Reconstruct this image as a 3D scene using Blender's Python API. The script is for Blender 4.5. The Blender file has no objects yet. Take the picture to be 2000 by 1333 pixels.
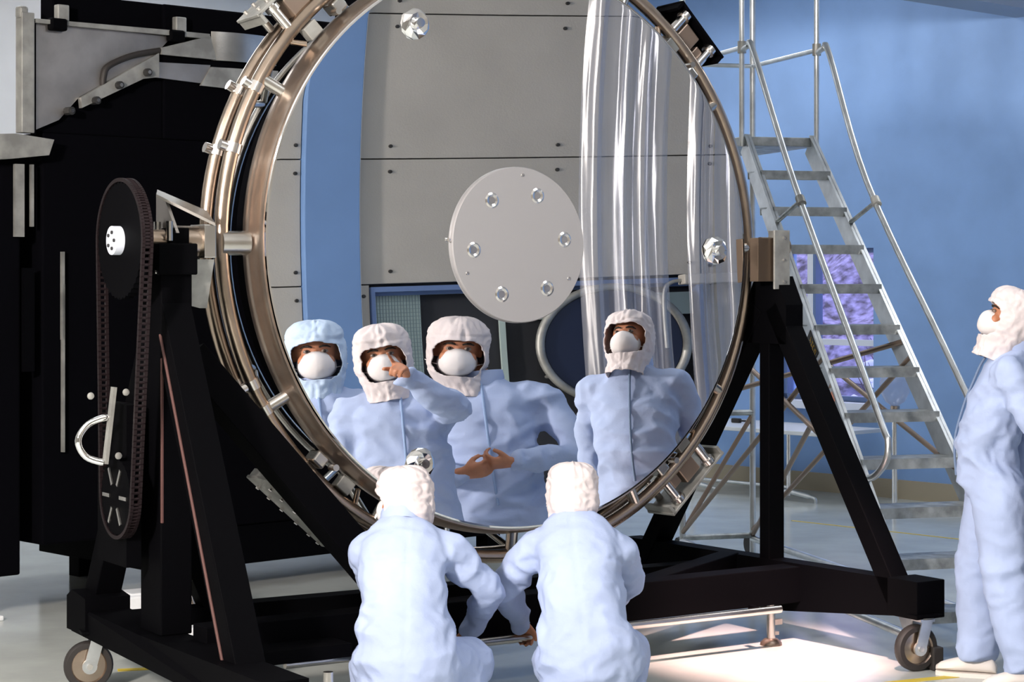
import bpy, bmesh, math, random
from mathutils import Vector, Matrix, noise
random.seed(7)
sc = bpy.context.scene
col = sc.collection
R = math.radians
V = Vector

# ------------------------------------------------------------------ camera
EYE = 1.66
cd = bpy.data.cameras.new('camera'); cam = bpy.data.objects.new('camera', cd); col.objects.link(cam)
cam.location = (0, 0, EYE); cam.rotation_euler = (R(90), 0, 0)
cd.sensor_width = 36; cd.lens = 72; cd.shift_y = -126.5 / 2000; cd.clip_end = 200
sc.camera = cam
# ------------------------------------------------------------------ world (daylight outside the window)
wd = bpy.data.worlds.new('world'); sc.world = wd; wd.use_nodes = True
bgn = wd.node_tree.nodes['Background']; bgn.inputs[0].default_value = (.76, .76, 1, 1); bgn.inputs[1].default_value = 2.2
# ------------------------------------------------------------------ lights
def area(name, loc, target, size, watts, colr):
    d = bpy.data.lights.new(name, 'AREA'); d.energy = watts; d.color = colr; d.shape = 'DISK'; d.size = size
    o = bpy.data.objects.new(name, d); col.objects.link(o); o.location = loc
    o.rotation_euler = (V(target) - V(loc)).to_track_quat('-Z', 'Y').to_euler(); return o
def spot(name, loc, target, ang, watts, colr, size=.15, blend=.4):
    d = bpy.data.lights.new(name, 'SPOT'); d.energy = watts; d.color = colr; d.spot_size = R(ang); d.spot_blend = blend; d.shadow_soft_size = size
    o = bpy.data.objects.new(name, d); col.objects.link(o); o.location = loc
    o.rotation_euler = (V(target) - V(loc)).to_track_quat('-Z', 'Y').to_euler(); return o
area('photo_flood_light', (-3.6, 1.6, 3.3), (.5, 8.4, 1.0), .7, 850, (1, .9, .83))
spot('floor_spot_light', (1.0, 5.7, 4.1), (1.12, 8.98, 0), 13.5, 5200, (1, .64, .58))
sc.view_settings.view_transform = 'Standard'; sc.view_settings.look = 'None'
sc.view_settings.exposure = 0.0; sc.view_settings.gamma = 1; sc.view_settings.use_curve_mapping = False
try:
    sc.cycles.max_bounces = 10; sc.cycles.transparent_max_bounces = 24; sc.cycles.caustics_reflective = False; sc.cycles.caustics_refractive = False
    sc.cycles.sample_clamp_indirect = 6
except Exception: pass

# ------------------------------------------------------------------ materials
MT = {}
def mat(name, base, rough=.5, metal=0., bump=0., bscale=60., var=0., vscale=5., spec=.5, coat=0., aniso=None, var2=None):
    m = bpy.data.materials.new(name); m.use_nodes = True; nt = m.node_tree; b = nt.nodes['Principled BSDF']
    b.inputs['Base Color'].default_value = (*base, 1); b.inputs['Roughness'].default_value = rough; b.inputs['Metallic'].default_value = metal
    b.inputs['Specular IOR Level'].default_value = spec; b.inputs['Coat Weight'].default_value = coat
    tc = None
    if bump or var:
        tc = nt.nodes.new('ShaderNodeTexCoord'); mp = nt.nodes.new('ShaderNodeMapping'); nt.links.new(tc.outputs['Object'], mp.inputs[0])
        if aniso: mp.inputs['Scale'].default_value = aniso
    if var:
        n = nt.nodes.new('ShaderNodeTexNoise'); n.inputs['Scale'].default_value = vscale; n.inputs['Detail'].default_value = 5; nt.links.new(mp.outputs[0], n.inputs[0])
        r = nt.nodes.new('ShaderNodeValToRGB'); lo = [max(0, c * (1 - var)) for c in base]; hi = var2 if var2 else [min(1, c * (1 + var)) for c in base]
        r.color_ramp.elements[0].position = .35; r.color_ramp.elements[1].position = .65
        r.color_ramp.elements[0].color = (*lo, 1); r.color_ramp.elements[1].color = (*hi, 1)
        nt.links.new(n.outputs[0], r.inputs[0]); nt.links.new(r.outputs[0], b.inputs['Base Color'])
    if bump:
        n2 = nt.nodes.new('ShaderNodeTexNoise'); n2.inputs['Scale'].default_value = bscale; n2.inputs['Detail'].default_value = 4; nt.links.new(mp.outputs[0], n2.inputs[0])
        bp = nt.nodes.new('ShaderNodeBump'); bp.inputs['Strength'].default_value = bump; bp.inputs['Distance'].default_value = .01
        nt.links.new(n2.outputs[0], bp.inputs['Height']); nt.links.new(bp.outputs[0], b.inputs['Normal'])
    MT[name] = m; return m
mat('blue_paint', (.25, .42, .76), .55, var=.06, vscale=2.5, bump=.05, bscale=80)
mat('column_blue', (.15, .27, .52), .55, var=.05, vscale=3)
mat('white_paint', (.86, .88, .90), .6, var=.04, vscale=2)
mat('ceiling_paint', (.7, .7, .7), .8)
mat('soffit_grey', (.30, .36, .46), .6)
mat('panel_beige', (.44, .42, .385), .65, bump=.08, bscale=150, var=.05, vscale=3)
mat('seam_dark', (.05, .05, .05), .8)
mat('screw_dark', (.03, .03, .03), .5, .3)
mat('baseboard', (.42, .36, .26), .6)
mat('floor_vinyl', (.55, .58, .55), .15, bump=.035, bscale=7, var=.1, vscale=2.2)
mat('yellow_tape', (.65, .48, .05), .6)
mat('black_paint', (.0012, .0012, .0018), .65, spec=.035)
mat('black_cloth', (.0015, .0015, .0025), .9, spec=.03)
mat('rubber', (.02, .017, .016), .6)
mat('steel', (.62, .60, .57), .27, 1., bump=.02, bscale=200, var=.12, vscale=6)
mat('steel_warm', (.52, .42, .34), .27, 1., bump=.015, bscale=150, var=.12, vscale=7)
mat('steel_band', (.50, .42, .36), .33, 1., var=.18, vscale=5)
mat('steel_sheet', (.50, .47, .45), .42, 1., bump=.04, bscale=20, var=.2, vscale=4)
mat('dull_plate', (.36, .36, .34), .5, .6, var=.25, vscale=9, bump=.05)
mat('brown_plate', (.12, .085, .06), .4, .7, bump=.03)
mat('bolt_bright', (.85, .82, .8), .2, 1.)
mat('chrome', (.92, .92, .93), .06, 1.)
mat('aluminium', (.68, .71, .73), .36, 1., bump=.03, bscale=120, var=.15, vscale=8)
mat('alu_dull', (.42, .45, .46), .45, .8, var=.3, vscale=14)
mat('bronze_tube', (.33, .25, .20), .4, .8)
mat('chain_dark', (.02, .012, .014), .45, .6)
mat('edge_glint', (.10, .045, .04), .5, .2)  # reddish glint of light on black tube edges, put into the colour
mat('mirror_silver', (.93, .94, .95), 0., 1.)
mat('hub_plate', (.36, .355, .365), .55, .25, bump=.03, bscale=300)
mat('cov_blue', (.385, .465, .68), .85, bump=.55, bscale=15, var=.06, vscale=4, spec=.2)
mat('cov_seam', (.27, .37, .58), .85)
mat('zip_dark', (.14, .2, .32), .6)
mat('hood_white', (.66, .595, .60), .85, bump=.25, bscale=40, spec=.2)
mat('hood_shaded', (.50, .62, .80), .85, bump=.25, bscale=40, spec=.2)  # white hood with bluish shade mixed into its base colour
mat('mask_white', (.72, .68, .68), .8, bump=.1, bscale=60, spec=.2)
mat('skin', (.46, .19, .10), .5, bump=.06, bscale=120, var=.12, vscale=18)
mat('brow', (.02, .012, .008), .8)
mat('eye_shaded', (.22, .16, .13), .4); mat('iris', (.02, .012, .01), .15)  # eyeball white darkened to carry the shade of the eye sockets
mat('shoe_white', (.78, .72, .67), .6); mat('shoe_navy', (.02, .03, .09), .6)
mat('table_white', (.75, .78, .82), .4)
mat('dark_interior', (.02, .022, .028), .8)  # near-black colour stands for the unlit room behind the window
mat('navy_panel', (.006, .013, .042), .5)
mat('wire_glass', (.42, .52, .50), .35)
mat('wire', (.25, .33, .34), .5, .3)
mat('frame_blue', (.12, .19, .38), .45)
mat('frame_white', (.72, .77, .88), .45)
mat('label_black', (.02, .018, .015), .5); mat('label_yellow', (.7, .45, .08), .5); mat('label_red', (.55, .25, .18), .6)
mat('hill', (.10, .075, .16), .95, var=.6, vscale=11, var2=(.40, .36, .60), bump=.8, bscale=14)
mat('snow', (.85, .87, 1.), .9)
mat('twig', (.10, .07, .14), .9)

m = bpy.data.materials.new('clear_vinyl'); m.use_nodes = True; nt = m.node_tree; nt.nodes.clear()
o_ = nt.nodes.new('ShaderNodeOutputMaterial'); mx = nt.nodes.new('ShaderNodeMixShader'); tr_ = nt.nodes.new('ShaderNodeBsdfTransparent'); gl = nt.nodes.new('ShaderNodeBsdfPrincipled')
tr_.inputs[0].default_value = (.86, .88, .93, 1); gl.inputs['Base Color'].default_value = (.62, .64, .74, 1); gl.inputs['Roughness'].default_value = .2; gl.inputs['Specular IOR Level'].default_value = 1.0; gl.inputs['Coat Weight'].default_value = 1.0; gl.inputs['Coat Roughness'].default_value = .17; gl.inputs['Coat IOR'].default_value = 1.9
lw = nt.nodes.new('ShaderNodeLayerWeight'); lw.inputs[0].default_value = .3; mr = nt.nodes.new('ShaderNodeMapRange')
mr.inputs['To Min'].default_value = .22; mr.inputs['To Max'].default_value = .8
nt.links.new(lw.outputs['Facing'], mr.inputs[0]); nt.links.new(mr.outputs[0], mx.inputs[0]); nt.links.new(tr_.outputs[0], mx.inputs[1]); nt.links.new(gl.outputs[0], mx.inputs[2]); nt.links.new(mx.outputs[0], o_.inputs[0])
MT['clear_vinyl'] = m
m = bpy.data.materials.new('window_glass'); m.use_nodes = True; nt = m.node_tree; nt.nodes.clear()
o_ = nt.nodes.new('ShaderNodeOutputMaterial'); mx = nt.nodes.new('ShaderNodeMixShader'); tr_ = nt.nodes.new('ShaderNodeBsdfTransparent'); gl = nt.nodes.new('ShaderNodeBsdfGlossy')
gl.inputs[1].default_value = .02; mx.inputs[0].default_value = .06; tr_.inputs[0].default_value = (.93, .94, 1, 1)
nt.links.new(tr_.outputs[0], mx.inputs[1]); nt.links.new(gl.outputs[0], mx.inputs[2]); nt.links.new(mx.outputs[0], o_.inputs[0]); MT['window_glass'] = m
def emit(name, colr, st):
    m = bpy.data.materials.new(name); m.use_nodes = True; nt = m.node_tree; nt.nodes.clear()
    o_ = nt.nodes.new('ShaderNodeOutputMaterial'); e = nt.nodes.new('ShaderNodeEmission'); e.inputs[0].default_value = (*colr, 1); e.inputs[1].default_value = st
    nt.links.new(e.outputs[0], o_.inputs[0]); MT[name] = m
emit('lamp_tube', (.95, .97, 1.), 9.)

# ------------------------------------------------------------------ mesh helpers (all shapes in world coordinates)
def B(): return bmesh.new()
def basis(d, hint=(0, 0, 1)):
    d = V(d).normalized(); h = V(hint)
    if abs(d.dot(h.normalized())) > .98: h = V((1, 0, 0)) if abs(d.x) < .9 else V((0, 1, 0))
    x = h.cross(d).normalized(); y = d.cross(x).normalized(); return x, y, d
def box(bm, c, size, ax=None, bev=0.):
    """box centred at c; ax = three axes"""
    ax = ax or (V((1, 0, 0)), V((0, 1, 0)), V((0, 0, 1)))
    ax = [V(a).normalized() for a in ax]; c = V(c); vs = []
    for k in (-.5, .5):
        for j in (-.5, .5):
            for i in (-.5, .5): vs.append(bm.verts.new(c + ax[0] * size[0] * i + ax[1] * size[1] * j + ax[2] * size[2] * k))
    fs = []
    for f in ((0, 2, 3, 1), (4, 5, 7, 6), (0, 1, 5, 4), (2, 6, 7, 3), (0, 4, 6, 2), (1, 3, 7, 5)): fs.append(bm.faces.new([vs[i] for i in f]))
    if bev: bmesh.ops.bevel(bm, geom=list({e for f in fs for e in f.edges}), offset=bev, segments=2, affect='EDGES', profile=.5)
def bar(bm, p, q, w, h, hint=(0, 0, 1), bev=0.):
    x, y, d = basis(V(q) - V(p), hint); box(bm, (V(p) + V(q)) / 2, (w, h, (V(q) - V(p)).length), (x, y, d), bev)
def ringv(bm, c, x, y, rx, ry, n): return [bm.verts.new(V(c) + x * math.cos(2 * math.pi * i / n) * rx + y * math.sin(2 * math.pi * i / n) * ry) for i in range(n)]
def bridge(bm, a, b):
    n = len(a)
    for i in range(n): bm.faces.new((a[i], a[(i + 1) % n], b[(i + 1) % n], b[i]))
def cyl(bm, p, q, r, r2=None, n=20, cap=True):
    r2 = r if r2 is None else r2; x, y, d = basis(V(q) - V(p)); a = ringv(bm, p, x, y, r, r, n); b = ringv(bm, q, x, y, r2, r2, n); bridge(bm, a, b)
    if cap: bm.faces.new(a[::-1]); bm.faces.new(b)
def tube(bm, pts, r, n=12, closed=False):
    pts = [V(p) for p in pts]; N_ = len(pts); rings = []; x = None
    for i, p in enumerate(pts):
        a = pts[i - 1] if (i or closed) else p; b = pts[(i + 1) % N_] if (i < N_ - 1 or closed) else p
        d = (b - a).normalized()
        if x is None: x, y, _ = basis(d)
        else: x = (x - d * x.dot(d)).normalized(); y = d.cross(x)
        rr = r[i] if isinstance(r, (list, tuple)) else r
        rings.append(ringv(bm, p, x, y, rr, rr, n))
    for i in range(N_ - 1): bridge(bm, rings[i], rings[i + 1])
    if closed:
        # match nearest rotation
        k = min(range(n), key=lambda s: (rings[0][s].co - rings[-1][0].co).length); bridge(bm, rings[-1], rings[0][k:] + rings[0][:k])
    else: bm.faces.new(rings[0][::-1]); bm.faces.new(rings[-1])
def prism(bm, poly, dvec):
    a = [bm.verts.new(V(p)) for p in poly]; b = [bm.verts.new(V(p) + V(dvec)) for p in poly]
    bm.faces.new(a[::-1]); bm.faces.new(b); n = len(a)
    for i in range(n): bm.faces.new((a[i], a[(i + 1) % n], b[(i + 1) % n], b[i]))
def lathe(bm, prof, o, axis, n=32, hint=(0, 0, 1)):
    """prof: list of (radius, height along axis); closed top/bottom when radius 0"""
    x, y, d = basis(axis, hint); rings = []
    for r_, h_ in prof:
        c = V(o) + d * h_
        rings.append([bm.verts.new(c)] if r_ < 1e-6 else ringv(bm, c, x, y, r_, r_, n))
    for a, b in zip(rings, rings[1:]):
        if len(a) == 1 and len(b) == 1: continue
        if len(a) == 1:
            for i in range(n): bm.faces.new((a[0], b[(i + 1) % n], b[i]))
        elif len(b) == 1:
            for i in range(n): bm.faces.new((a[i], a[(i + 1) % n], b[0]))
        else: bridge(bm, a, b)
def smooth_pts(pts, k=4):
    pts = [V(p) for p in pts]; out = []
    for i in range(len(pts) - 1):
        p0 = pts[max(i - 1, 0)]; p1 = pts[i]; p2 = pts[i + 1]; p3 = pts[min(i + 2, len(pts) - 1)]
        for j in range(k):
            t = j / k; out.append(.5 * ((2 * p1) + (p2 - p0) * t + (2 * p0 - 5 * p1 + 4 * p2 - p3) * t * t + (3 * p1 - p0 - 3 * p2 + p3) * t ** 3))
    return out + [pts[-1]]
ORI = {}
def obj(name, bm, mt, parent=None, smooth=False, local=False, autos=40):
    me = bpy.data.meshes.new(name); bmesh.ops.recalc_face_normals(bm, faces=bm.faces); bm.to_mesh(me); bm.free()
    if smooth:
        me.polygons.foreach_set('use_smooth', [True] * len(me.polygons))
        if autos: 
            try: me.set_sharp_from_angle(angle=R(autos))
            except Exception: pass
    me.materials.append(MT[mt]); o = bpy.data.objects.new(name, me); col.objects.link(o)
    if parent is not None:
        o.parent = parent; off = ORI.get(parent.name, V((0, 0, 0))); ORI[o.name] = off
        if not local and off.length: me.transform(Matrix.Translation(-off))
    return o
def thing(name, label, cat, loc=(0, 0, 0), rz=0, group=None):
    o = bpy.data.objects.new(name, None); col.objects.link(o); o.location = loc; o.rotation_euler = (0, 0, rz); o.empty_display_size = .1
    o['label'] = label; o['category'] = cat
    if group: o['group'] = group
    ORI[o.name] = V(loc); return o
def tag(o, label, cat, group=None):
    o['label'] = label; o['category'] = cat
    if group: o['group'] = group
    return o
def struct(name, bm, mt, parent=None, smooth=False, label=None):
    o = obj(name, bm, mt, parent, smooth); o['kind'] = 'structure'
    if label: o['label'] = label
    return o

# ------------------------------------------------------------------ frames of reference of the place
# room axes: W runs along the blue wall towards the right-hand wall, E runs from the camera's side to the blue wall
W = V((math.cos(R(-46.4)), math.sin(R(-46.4)), 0)); E_ = V((-W.y, W.x, 0))
UP = V((0, 0, 1))
def room(w, e, h=0.): return W * w + E_ * e + UP * h
WR = -.76      # right-hand wall (beige panels)
EB = 12.64     # blue wall
WL = -14.5     # left wall
EF = -4.0      # wall behind the camera
CEIL = 4.25
RAX = (W, E_, UP)
def rbox(bm, w0, w1, e0, e1, h0, h1, bev=0.): box(bm, room((w0 + w1) / 2, (e0 + e1) / 2, (h0 + h1) / 2), (abs(w1 - w0), abs(e1 - e0), abs(h1 - h0)), RAX, bev)
# mirror frame
TH, TA = .565, .03
MC = V((.0457, 8.7467, 1.7958))
A = V((math.cos(TH), math.sin(TH), 0)); Nh = V((math.sin(TH), -math.cos(TH), 0))
MN = V((math.sin(TH) * math.cos(TA), -math.cos(TH) * math.cos(TA), math.sin(TA))); MB = A.cross(MN).normalized()
if MB.z < 0: MB = -MB
def S(a, n, h): p = MC + A * a + Nh * n; return V((p.x, p.y, h))          # stand frame: along axle, towards front, height
def M(r, ph, n): return MC + (A * math.cos(ph) + MB * math.sin(ph)) * r + MN * n   # mirror frame, polar

# ------------------------------------------------------------------ room shell
bm = B(); rbox(bm, WL - .2, 3.2, EF - .2, EB + .2, -.2, 0); struct('floor', bm, 'floor_vinyl', label='glossy pale grey-green vinyl floor')
bm = B(); rbox(bm, WL - .2, 3.2, EF - .2, EB + .2, CEIL, CEIL + .2); struct('ceiling', bm, 'ceiling_paint')
# blue wall with window opening
wl0, wl1, wh0, wh1 = -10.207, -9.316, .70, 1.875
bm = B()
rbox(bm, WL, wl0, EB, EB + .2, 0, CEIL); rbox(bm, wl1, WR + .2, EB, EB + .2, 0, CEIL); rbox(bm, wl0, wl1, EB, EB + .2, 0, wh0); rbox(bm, wl0, wl1, EB, EB + .2, wh1, CEIL)
wall_far = struct('wall_far', bm, 'blue_paint', label='sky-blue painted far wall with a window')
bm = B(); rbox(bm, WL, WR, EB - .02, EB, 0, .14); struct('baseboard_far', bm, 'baseboard')
bm = B(); rbox(bm, WL - .2, WL, EF, EB, 0, CEIL); struct('wall_left', bm, 'white_paint')
bm = B(); rbox(bm, WL, 3.2, EF - .2, EF, 0, CEIL); struct('wall_back', bm, 'panel_beige')
bm = B(); rbox(bm, 3.0, 3.2, EF, 5.6, 0, CEIL); struct('wall_side', bm, 'panel_beige')
bm = B(); rbox(bm, WR + .05, 3.0, 5.4, 5.6, 0, CEIL); struct('wall_return', bm, 'panel_beige')
bm = B(); rbox(bm, -8.08, -7.75, 3, EB, 3.5, 4.25); struct('trim_1', bm, 'soffit_grey', label='grey-white ceiling soffit meeting the blue wall')
bm = B(); rbox(bm, -7.749, -6.9, 3, EB, 3.56, 4.25); struct('trim_2', bm, 'white_paint', label='white lower ceiling beside the grey soffit')
# window in the blue wall
win = struct('window_1', B(), 'frame_blue'); win.data.clear_geometry()
bm = B(); e0, e1 = EB + .03, EB + .11
for h0, h1 in ((wh0, wh0 + .04), (wh1 - .035, wh1)): rbox(bm, wl0, wl1, e0, e1, h0, h1)
for a, b in ((wl0, wl0 + .04), (wl1 - .02, wl1)): rbox(bm, a, b, e0, e1, wh0, wh1)
obj('window_frame', bm, 'frame_blue', win)
bm = B(); rbox(bm, -9.96, -9.905, e0 - .01, e1, wh0, wh1); obj('mullion', bm, 'frame_white', win)
bm = B(); rbox(bm, -9.905, -9.88, e0 - .01, e1, wh0, wh1); obj('mullion', bm, 'frame_blue', win)
bm = B(); rbox(bm, wl0, wl1, e0 - .02, e1, 1.13, 1.175); obj('transom', bm, 'frame_white', win)
bm = B(); rbox(bm, wl0, wl1, e0 - .01, e1, 1.235, 1.26); obj('transom', bm, 'frame_blue', win)
bm = B(); rbox(bm, wl0 - .05, wl1 + .02, EB - .12, EB + .06, .64, .70); obj('window_sill', bm, 'frame_white', win)
for a, b in ((wl0 + .04, -9.96), (-9.88, wl1 - .02)):
    for h0, h1 in ((wh0 + .04, 1.13), (1.26, wh1 - .035)):
        bm = B(); rbox(bm, a, b, EB + .075, EB + .08, h0, h1); obj('pane', bm, 'window_glass', win)
# snowy bank with brush outside
hill_h = lambda w, e: -.6 + 4.2 * max(0, (e - EB - 1.2) / 6) ** .9 + .35 * noise.noise(V((w * 1.3, e * 1.3, 3)))
bm = B(); nx, ny = 60, 50; g = []
for j in range(ny + 1):
    row = []
    for i in range(nx + 1):
        w = -14 + 8 * i / nx; e = EB + 1.2 + 6 * j / ny; h = hill_h(w, e)
        row.append(bm.verts.new(room(w, e, h)))
    g.append(row)
for j in range(ny):
    for i in range(nx): bm.faces.new((g[j][i], g[j][i + 1], g[j + 1][i + 1], g[j + 1][i]))
struct('ground_outside', bm, 'hill', smooth=True, label='brush-covered snowy bank outside the window')
bm = B()
for k in range(900):
    w = random.uniform(-11.3, -8.6); e = EB + 1.3 + random.random() ** .7 * 5; h = hill_h(w, e); p = room(w, e, h); d = V((random.uniform(-.7, .7), random.uniform(-.7, .7), 1)).normalized()
    cyl(bm, p, p + d * random.uniform(.25, .6), .012, .003, 4, False)
o = obj('brushwood', bm, 'twig'); o['kind'] = 'stuff'; tag(o, 'bare tangled brushwood on the bank outside the window', 'brush')
for k in range(150):
    w = random.uniform(-11.6, -8.7); e = EB + 2.0 + random.random() ** 1.5 * 2.2; h = hill_h(w, e) + .03
    if k == 0: bms = B()
    c = room(w, e, h + .1); mtx = Matrix.Translation(c) @ Matrix.Diagonal((random.uniform(.08, .24), random.uniform(.06, .16), random.uniform(.03, .07), 1))
    bmesh.ops.create_icosphere(bms, subdivisions=2, radius=1, matrix=mtx)
for v in bms.verts: v.co += V(noise.noise_vector(v.co * 9)) * .05
o = obj('snow_patches', bms, 'snow', smooth=True); o['kind'] = 'stuff'; tag(o, 'white snow patches on the bank outside the window', 'snow')

# right-hand wall: beige panels, blue pilaster, blue-framed window (seen in the mirror)
wy0, wy1, wz0, wz1 = 7.735, 8.9, .95, 2.022
bm = B()
rbox(bm, WR + .03, WR + .2, 5.4, wy0, 0, CEIL); rbox(bm, WR + .03, WR + .2, wy1, EB, 0, CEIL); rbox(bm, WR + .03, WR + .2, wy0, wy1, 0, wz0); rbox(bm, WR + .03, WR + .2, wy0, wy1, wz1, CEIL)
wall_r = struct('wall_right', bm, 'seam_dark', label='beige panelled wall facing the mirror')
PC, PR = 7.495, 7.692   # pilaster edges
def panel(e0, e1, h0, h1, screws):
    bm = B(); gp = .0025; rbox(bm, WR, WR + .031, e0 + gp, e1 - gp, h0 + gp, h1 - gp, .002); p = obj('panel', bm, 'panel_beige', wall_r)
    for (e, h) in screws:
        b2 = B(); c = room(WR, e, h); lathe(b2, [(0, .006), (.006, .006), (.008, .002), (.008, -.001)], c, -W, 10); obj('screw', b2, 'screw_dark', p, True)
hs = [.02, .5, .95, 1.45, 2.034, 2.576, 3.20, 3.75, CEIL - .02]
for k in range(len(hs) - 1):
    h0, h1 = hs[k], hs[k + 1]
    for e0, e1 in ((6.6, 7.05), (7.05, PC)):
        panel(e0, e1, h0, h1, [(e, h) for e in (e0 + .04, e1 - .022) for h in (h0 + .06, h1 - .06)])
    if h1 <= 2.04:
        if h0 >= .9: panel(PR + .008, wy0, h0, h1, [(PR + .02, h1 - .05), (PR + .02, h1 - .25)])
        else: panel(PR + .008, wy1, h0, h1, [])
    else:
        panel(PR + .008, 8.9, h0, h1, [(e, h) for e in (7.81, 8.40, 8.86) for h in (h0 + .055, h1 - .055)])
    e = 8.9
    while e < EB - .1:
        if True: panel(e, min(e + .6, EB), h0, h1, [(e + .03, h1 - .04), (e + .03, h0 + .04)])
        e += .6
    panel(5.42, 6.0, h0, h1, []); panel(6.0, 6.6, h0, h1, [])
bm = B(); rbox(bm, WR - .03, WR + .031, PC, PR, 0, CEIL, .003); struct('trim_3', bm, 'column_blue', label='blue pilaster strip between the beige panels')
bm = B(); rbox(bm, WR - .012, WR + .031, PR, PR + .008, 0, CEIL); struct('trim_4', bm, 'white_paint')
w2 = struct('window_2', B(), 'frame_blue'); w2.data.clear_geometry()
bm = B()
rbox(bm, WR - .012, WR + .06, wy0, wy1, wz1 - .022, wz1); rbox(bm, WR - .012, WR + .06, wy0, wy0 + .014, wz0, wz1 - .022); rbox(bm, WR - .012, WR + .06, wy1 - .014, wy1, wz0, wz1 - .022); rbox(bm, WR - .012, WR + .06, wy0, wy1, wz0, wz0 + .022)
obj('window_frame', bm, 'frame_blue', w2)
bm = B(); rbox(bm, WR + .02, WR + .05, wy0 + .014, wy1 - .014, wz1 - .036, wz1 - .022); rbox(bm, WR + .02, WR + .05, wy0 + .014, wy0 + .022, wz0, wz1 - .036); obj('inner_frame', bm, 'frame_blue', w2)
bm = B(); rbox(bm, WR + .045, WR + .05, wy0 + .022, 7.93, wz0 + .022, wz1 - .036); pn = obj('pane', bm, 'wire_glass', w2)
bm = B()
for k in range(16): rbox(bm, WR + .0425, WR + .045, 7.765 + k * .0105, 7.7665 + k * .0105, wz0 + .03, wz1 - .036)
for k in range(44): rbox(bm, WR + .0425, WR + .045, 7.758, 7.93, 1.25 + k * .0165, 1.252 + k * .0165)
o = obj('wire_mesh', bm, 'wire', pn); o['kind'] = 'stuff'
bm = B(); rbox(bm, WR + .04, WR + .052, 8.205, 8.225, wz0, wz1 - .03); obj('mullion', bm, 'wire_glass', w2)
bm = B(); rbox(bm, WR + .06, WR + .08, 7.93, wy1, wz0, wz0 + .9); rbox(bm, WR + .06, WR + .08, 7.93, wy1, wz0 + .9, wz1); obj('unlit_room_sheet', bm, 'dark_interior', w2)  # dark sheet in place of the unlit room seen through the window
bm = B(); rbox(bm, WR + .036, WR + .058, 8.30, wy1 - .02, 1.86, 1.96); obj('blind', bm, 'wire_glass', w2)
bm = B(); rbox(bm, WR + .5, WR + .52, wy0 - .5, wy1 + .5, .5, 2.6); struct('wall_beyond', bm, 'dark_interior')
# round porthole ring on that wall
rg = thing('porthole_ring', 'round steel ring around a navy disc, seen in the mirror', 'ring', room(WR, 8.565, 1.73))
bm = B(); c = room(WR - .05, 8.565, 1.73)
tube(bm, [c + E_ * math.cos(t) * .258 + UP * math.sin(t) * .258 for t in [2 * math.pi * k / 64 for k in range(64)]], .016, 12, True); obj('ring', bm, 'dull_plate', rg, True)
bm = B(); lathe(bm, [(0, 0), (.24, 0), (.24, .05), (0, .05)], room(WR, 8.565, 1.73), -W, 48); obj('disc', bm, 'navy_panel', rg)
for k in range(3):
    bm = B(); t = R(90 + 120 * k); p = c + E_ * math.cos(t) * .258 + UP * math.sin(t) * .258; cyl(bm, p, p + W * .05, .008, n=8); obj('standoff', bm, 'dull_plate', rg)
# service pipe behind the curtain
pp = thing('service_pipe', 'horizontal beige service duct with bent pipe behind the plastic curtain', 'pipe', room(WR, 8.7, 2.0))
bm = B(); rbox(bm, WR - .12, WR - .05, 8.80, 9.8, 1.985, 2.03, .004); obj('duct', bm, 'panel_beige', pp)
bm = B(); tube(bm, smooth_pts([room(WR - .08, 8.74, 1.7), room(WR - .08, 8.74, 1.94), room(WR - .08, 8.765, 1.995), room(WR - .08, 8.82, 2.005)], 4), .008, 10); obj('pipe', bm, 'dull_plate', pp, True)
for e in (8.95, 9.5):
    bm = B(); rbox(bm, WR - .06, WR - .001, e, e + .03, 2.0, 2.02); obj('clip', bm, 'dull_plate', pp)

# clear vinyl strip curtain in front of that wall
cu = thing('plastic_curtain', 'hanging clear vinyl strip curtain with glossy folds, seen in the mirror', 'curtain', room(WR - .6, 8.4, 0))
spans = [(8.255, 8.325), (8.31, 8.40), (8.385, 8.455), (8.44, 8.50), (8.49, 8.565), (8.635, 8.70), (8.69, 8.735), (8.73, 8.79), (8.78, 8.85), (8.84, 8.93), (8.92, 9.02), (9.01, 9.12), (9.12, 9.25)]
for k, (e0, e1) in enumerate(spans):
    bm = B(); n_, m_ = 22, 26; g = []; ph = random.uniform(0, 6)
    for j in range(m_ + 1):
        h = .08 + 3.6 * j / m_; row = []
        for i in range(n_ + 1):
            u = i / n_; e = e0 + (e1 - e0) * u + .008 * (1 - h / 3.7)
            dw = .026 * math.sin(u * 3.7 + ph + .3 * h) + .010 * noise.noise(V((u * 2.5, h * 1.3, k * 7.1))) + .004 * noise.noise(V((u * 6, h * 5, k * 3.3))) - .008 * (k % 2)
            row.append(bm.verts.new(room(WR - .6 + dw, e, h)))
        g.append(row)
    for j in range(m_):
        for i in range(n_): bm.faces.new((g[j][i], g[j][i + 1], g[j + 1][i + 1], g[j + 1][i]))
    obj('vinyl_strip', bm, 'clear_vinyl', cu, True, autos=0)
bm = B(); cyl(bm, room(WR - .6, 8.1, 3.7), room(WR - .6, 9.3, 3.7), .02); obj('rail', bm, 'aluminium', cu, True)
for e in (8.15, 8.7, 9.25):
    bm = B(); cyl(bm, room(WR - .6, e, 3.7), room(WR - .6, e, CEIL), .01, n=8); obj('hanger', bm, 'aluminium', cu)

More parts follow.
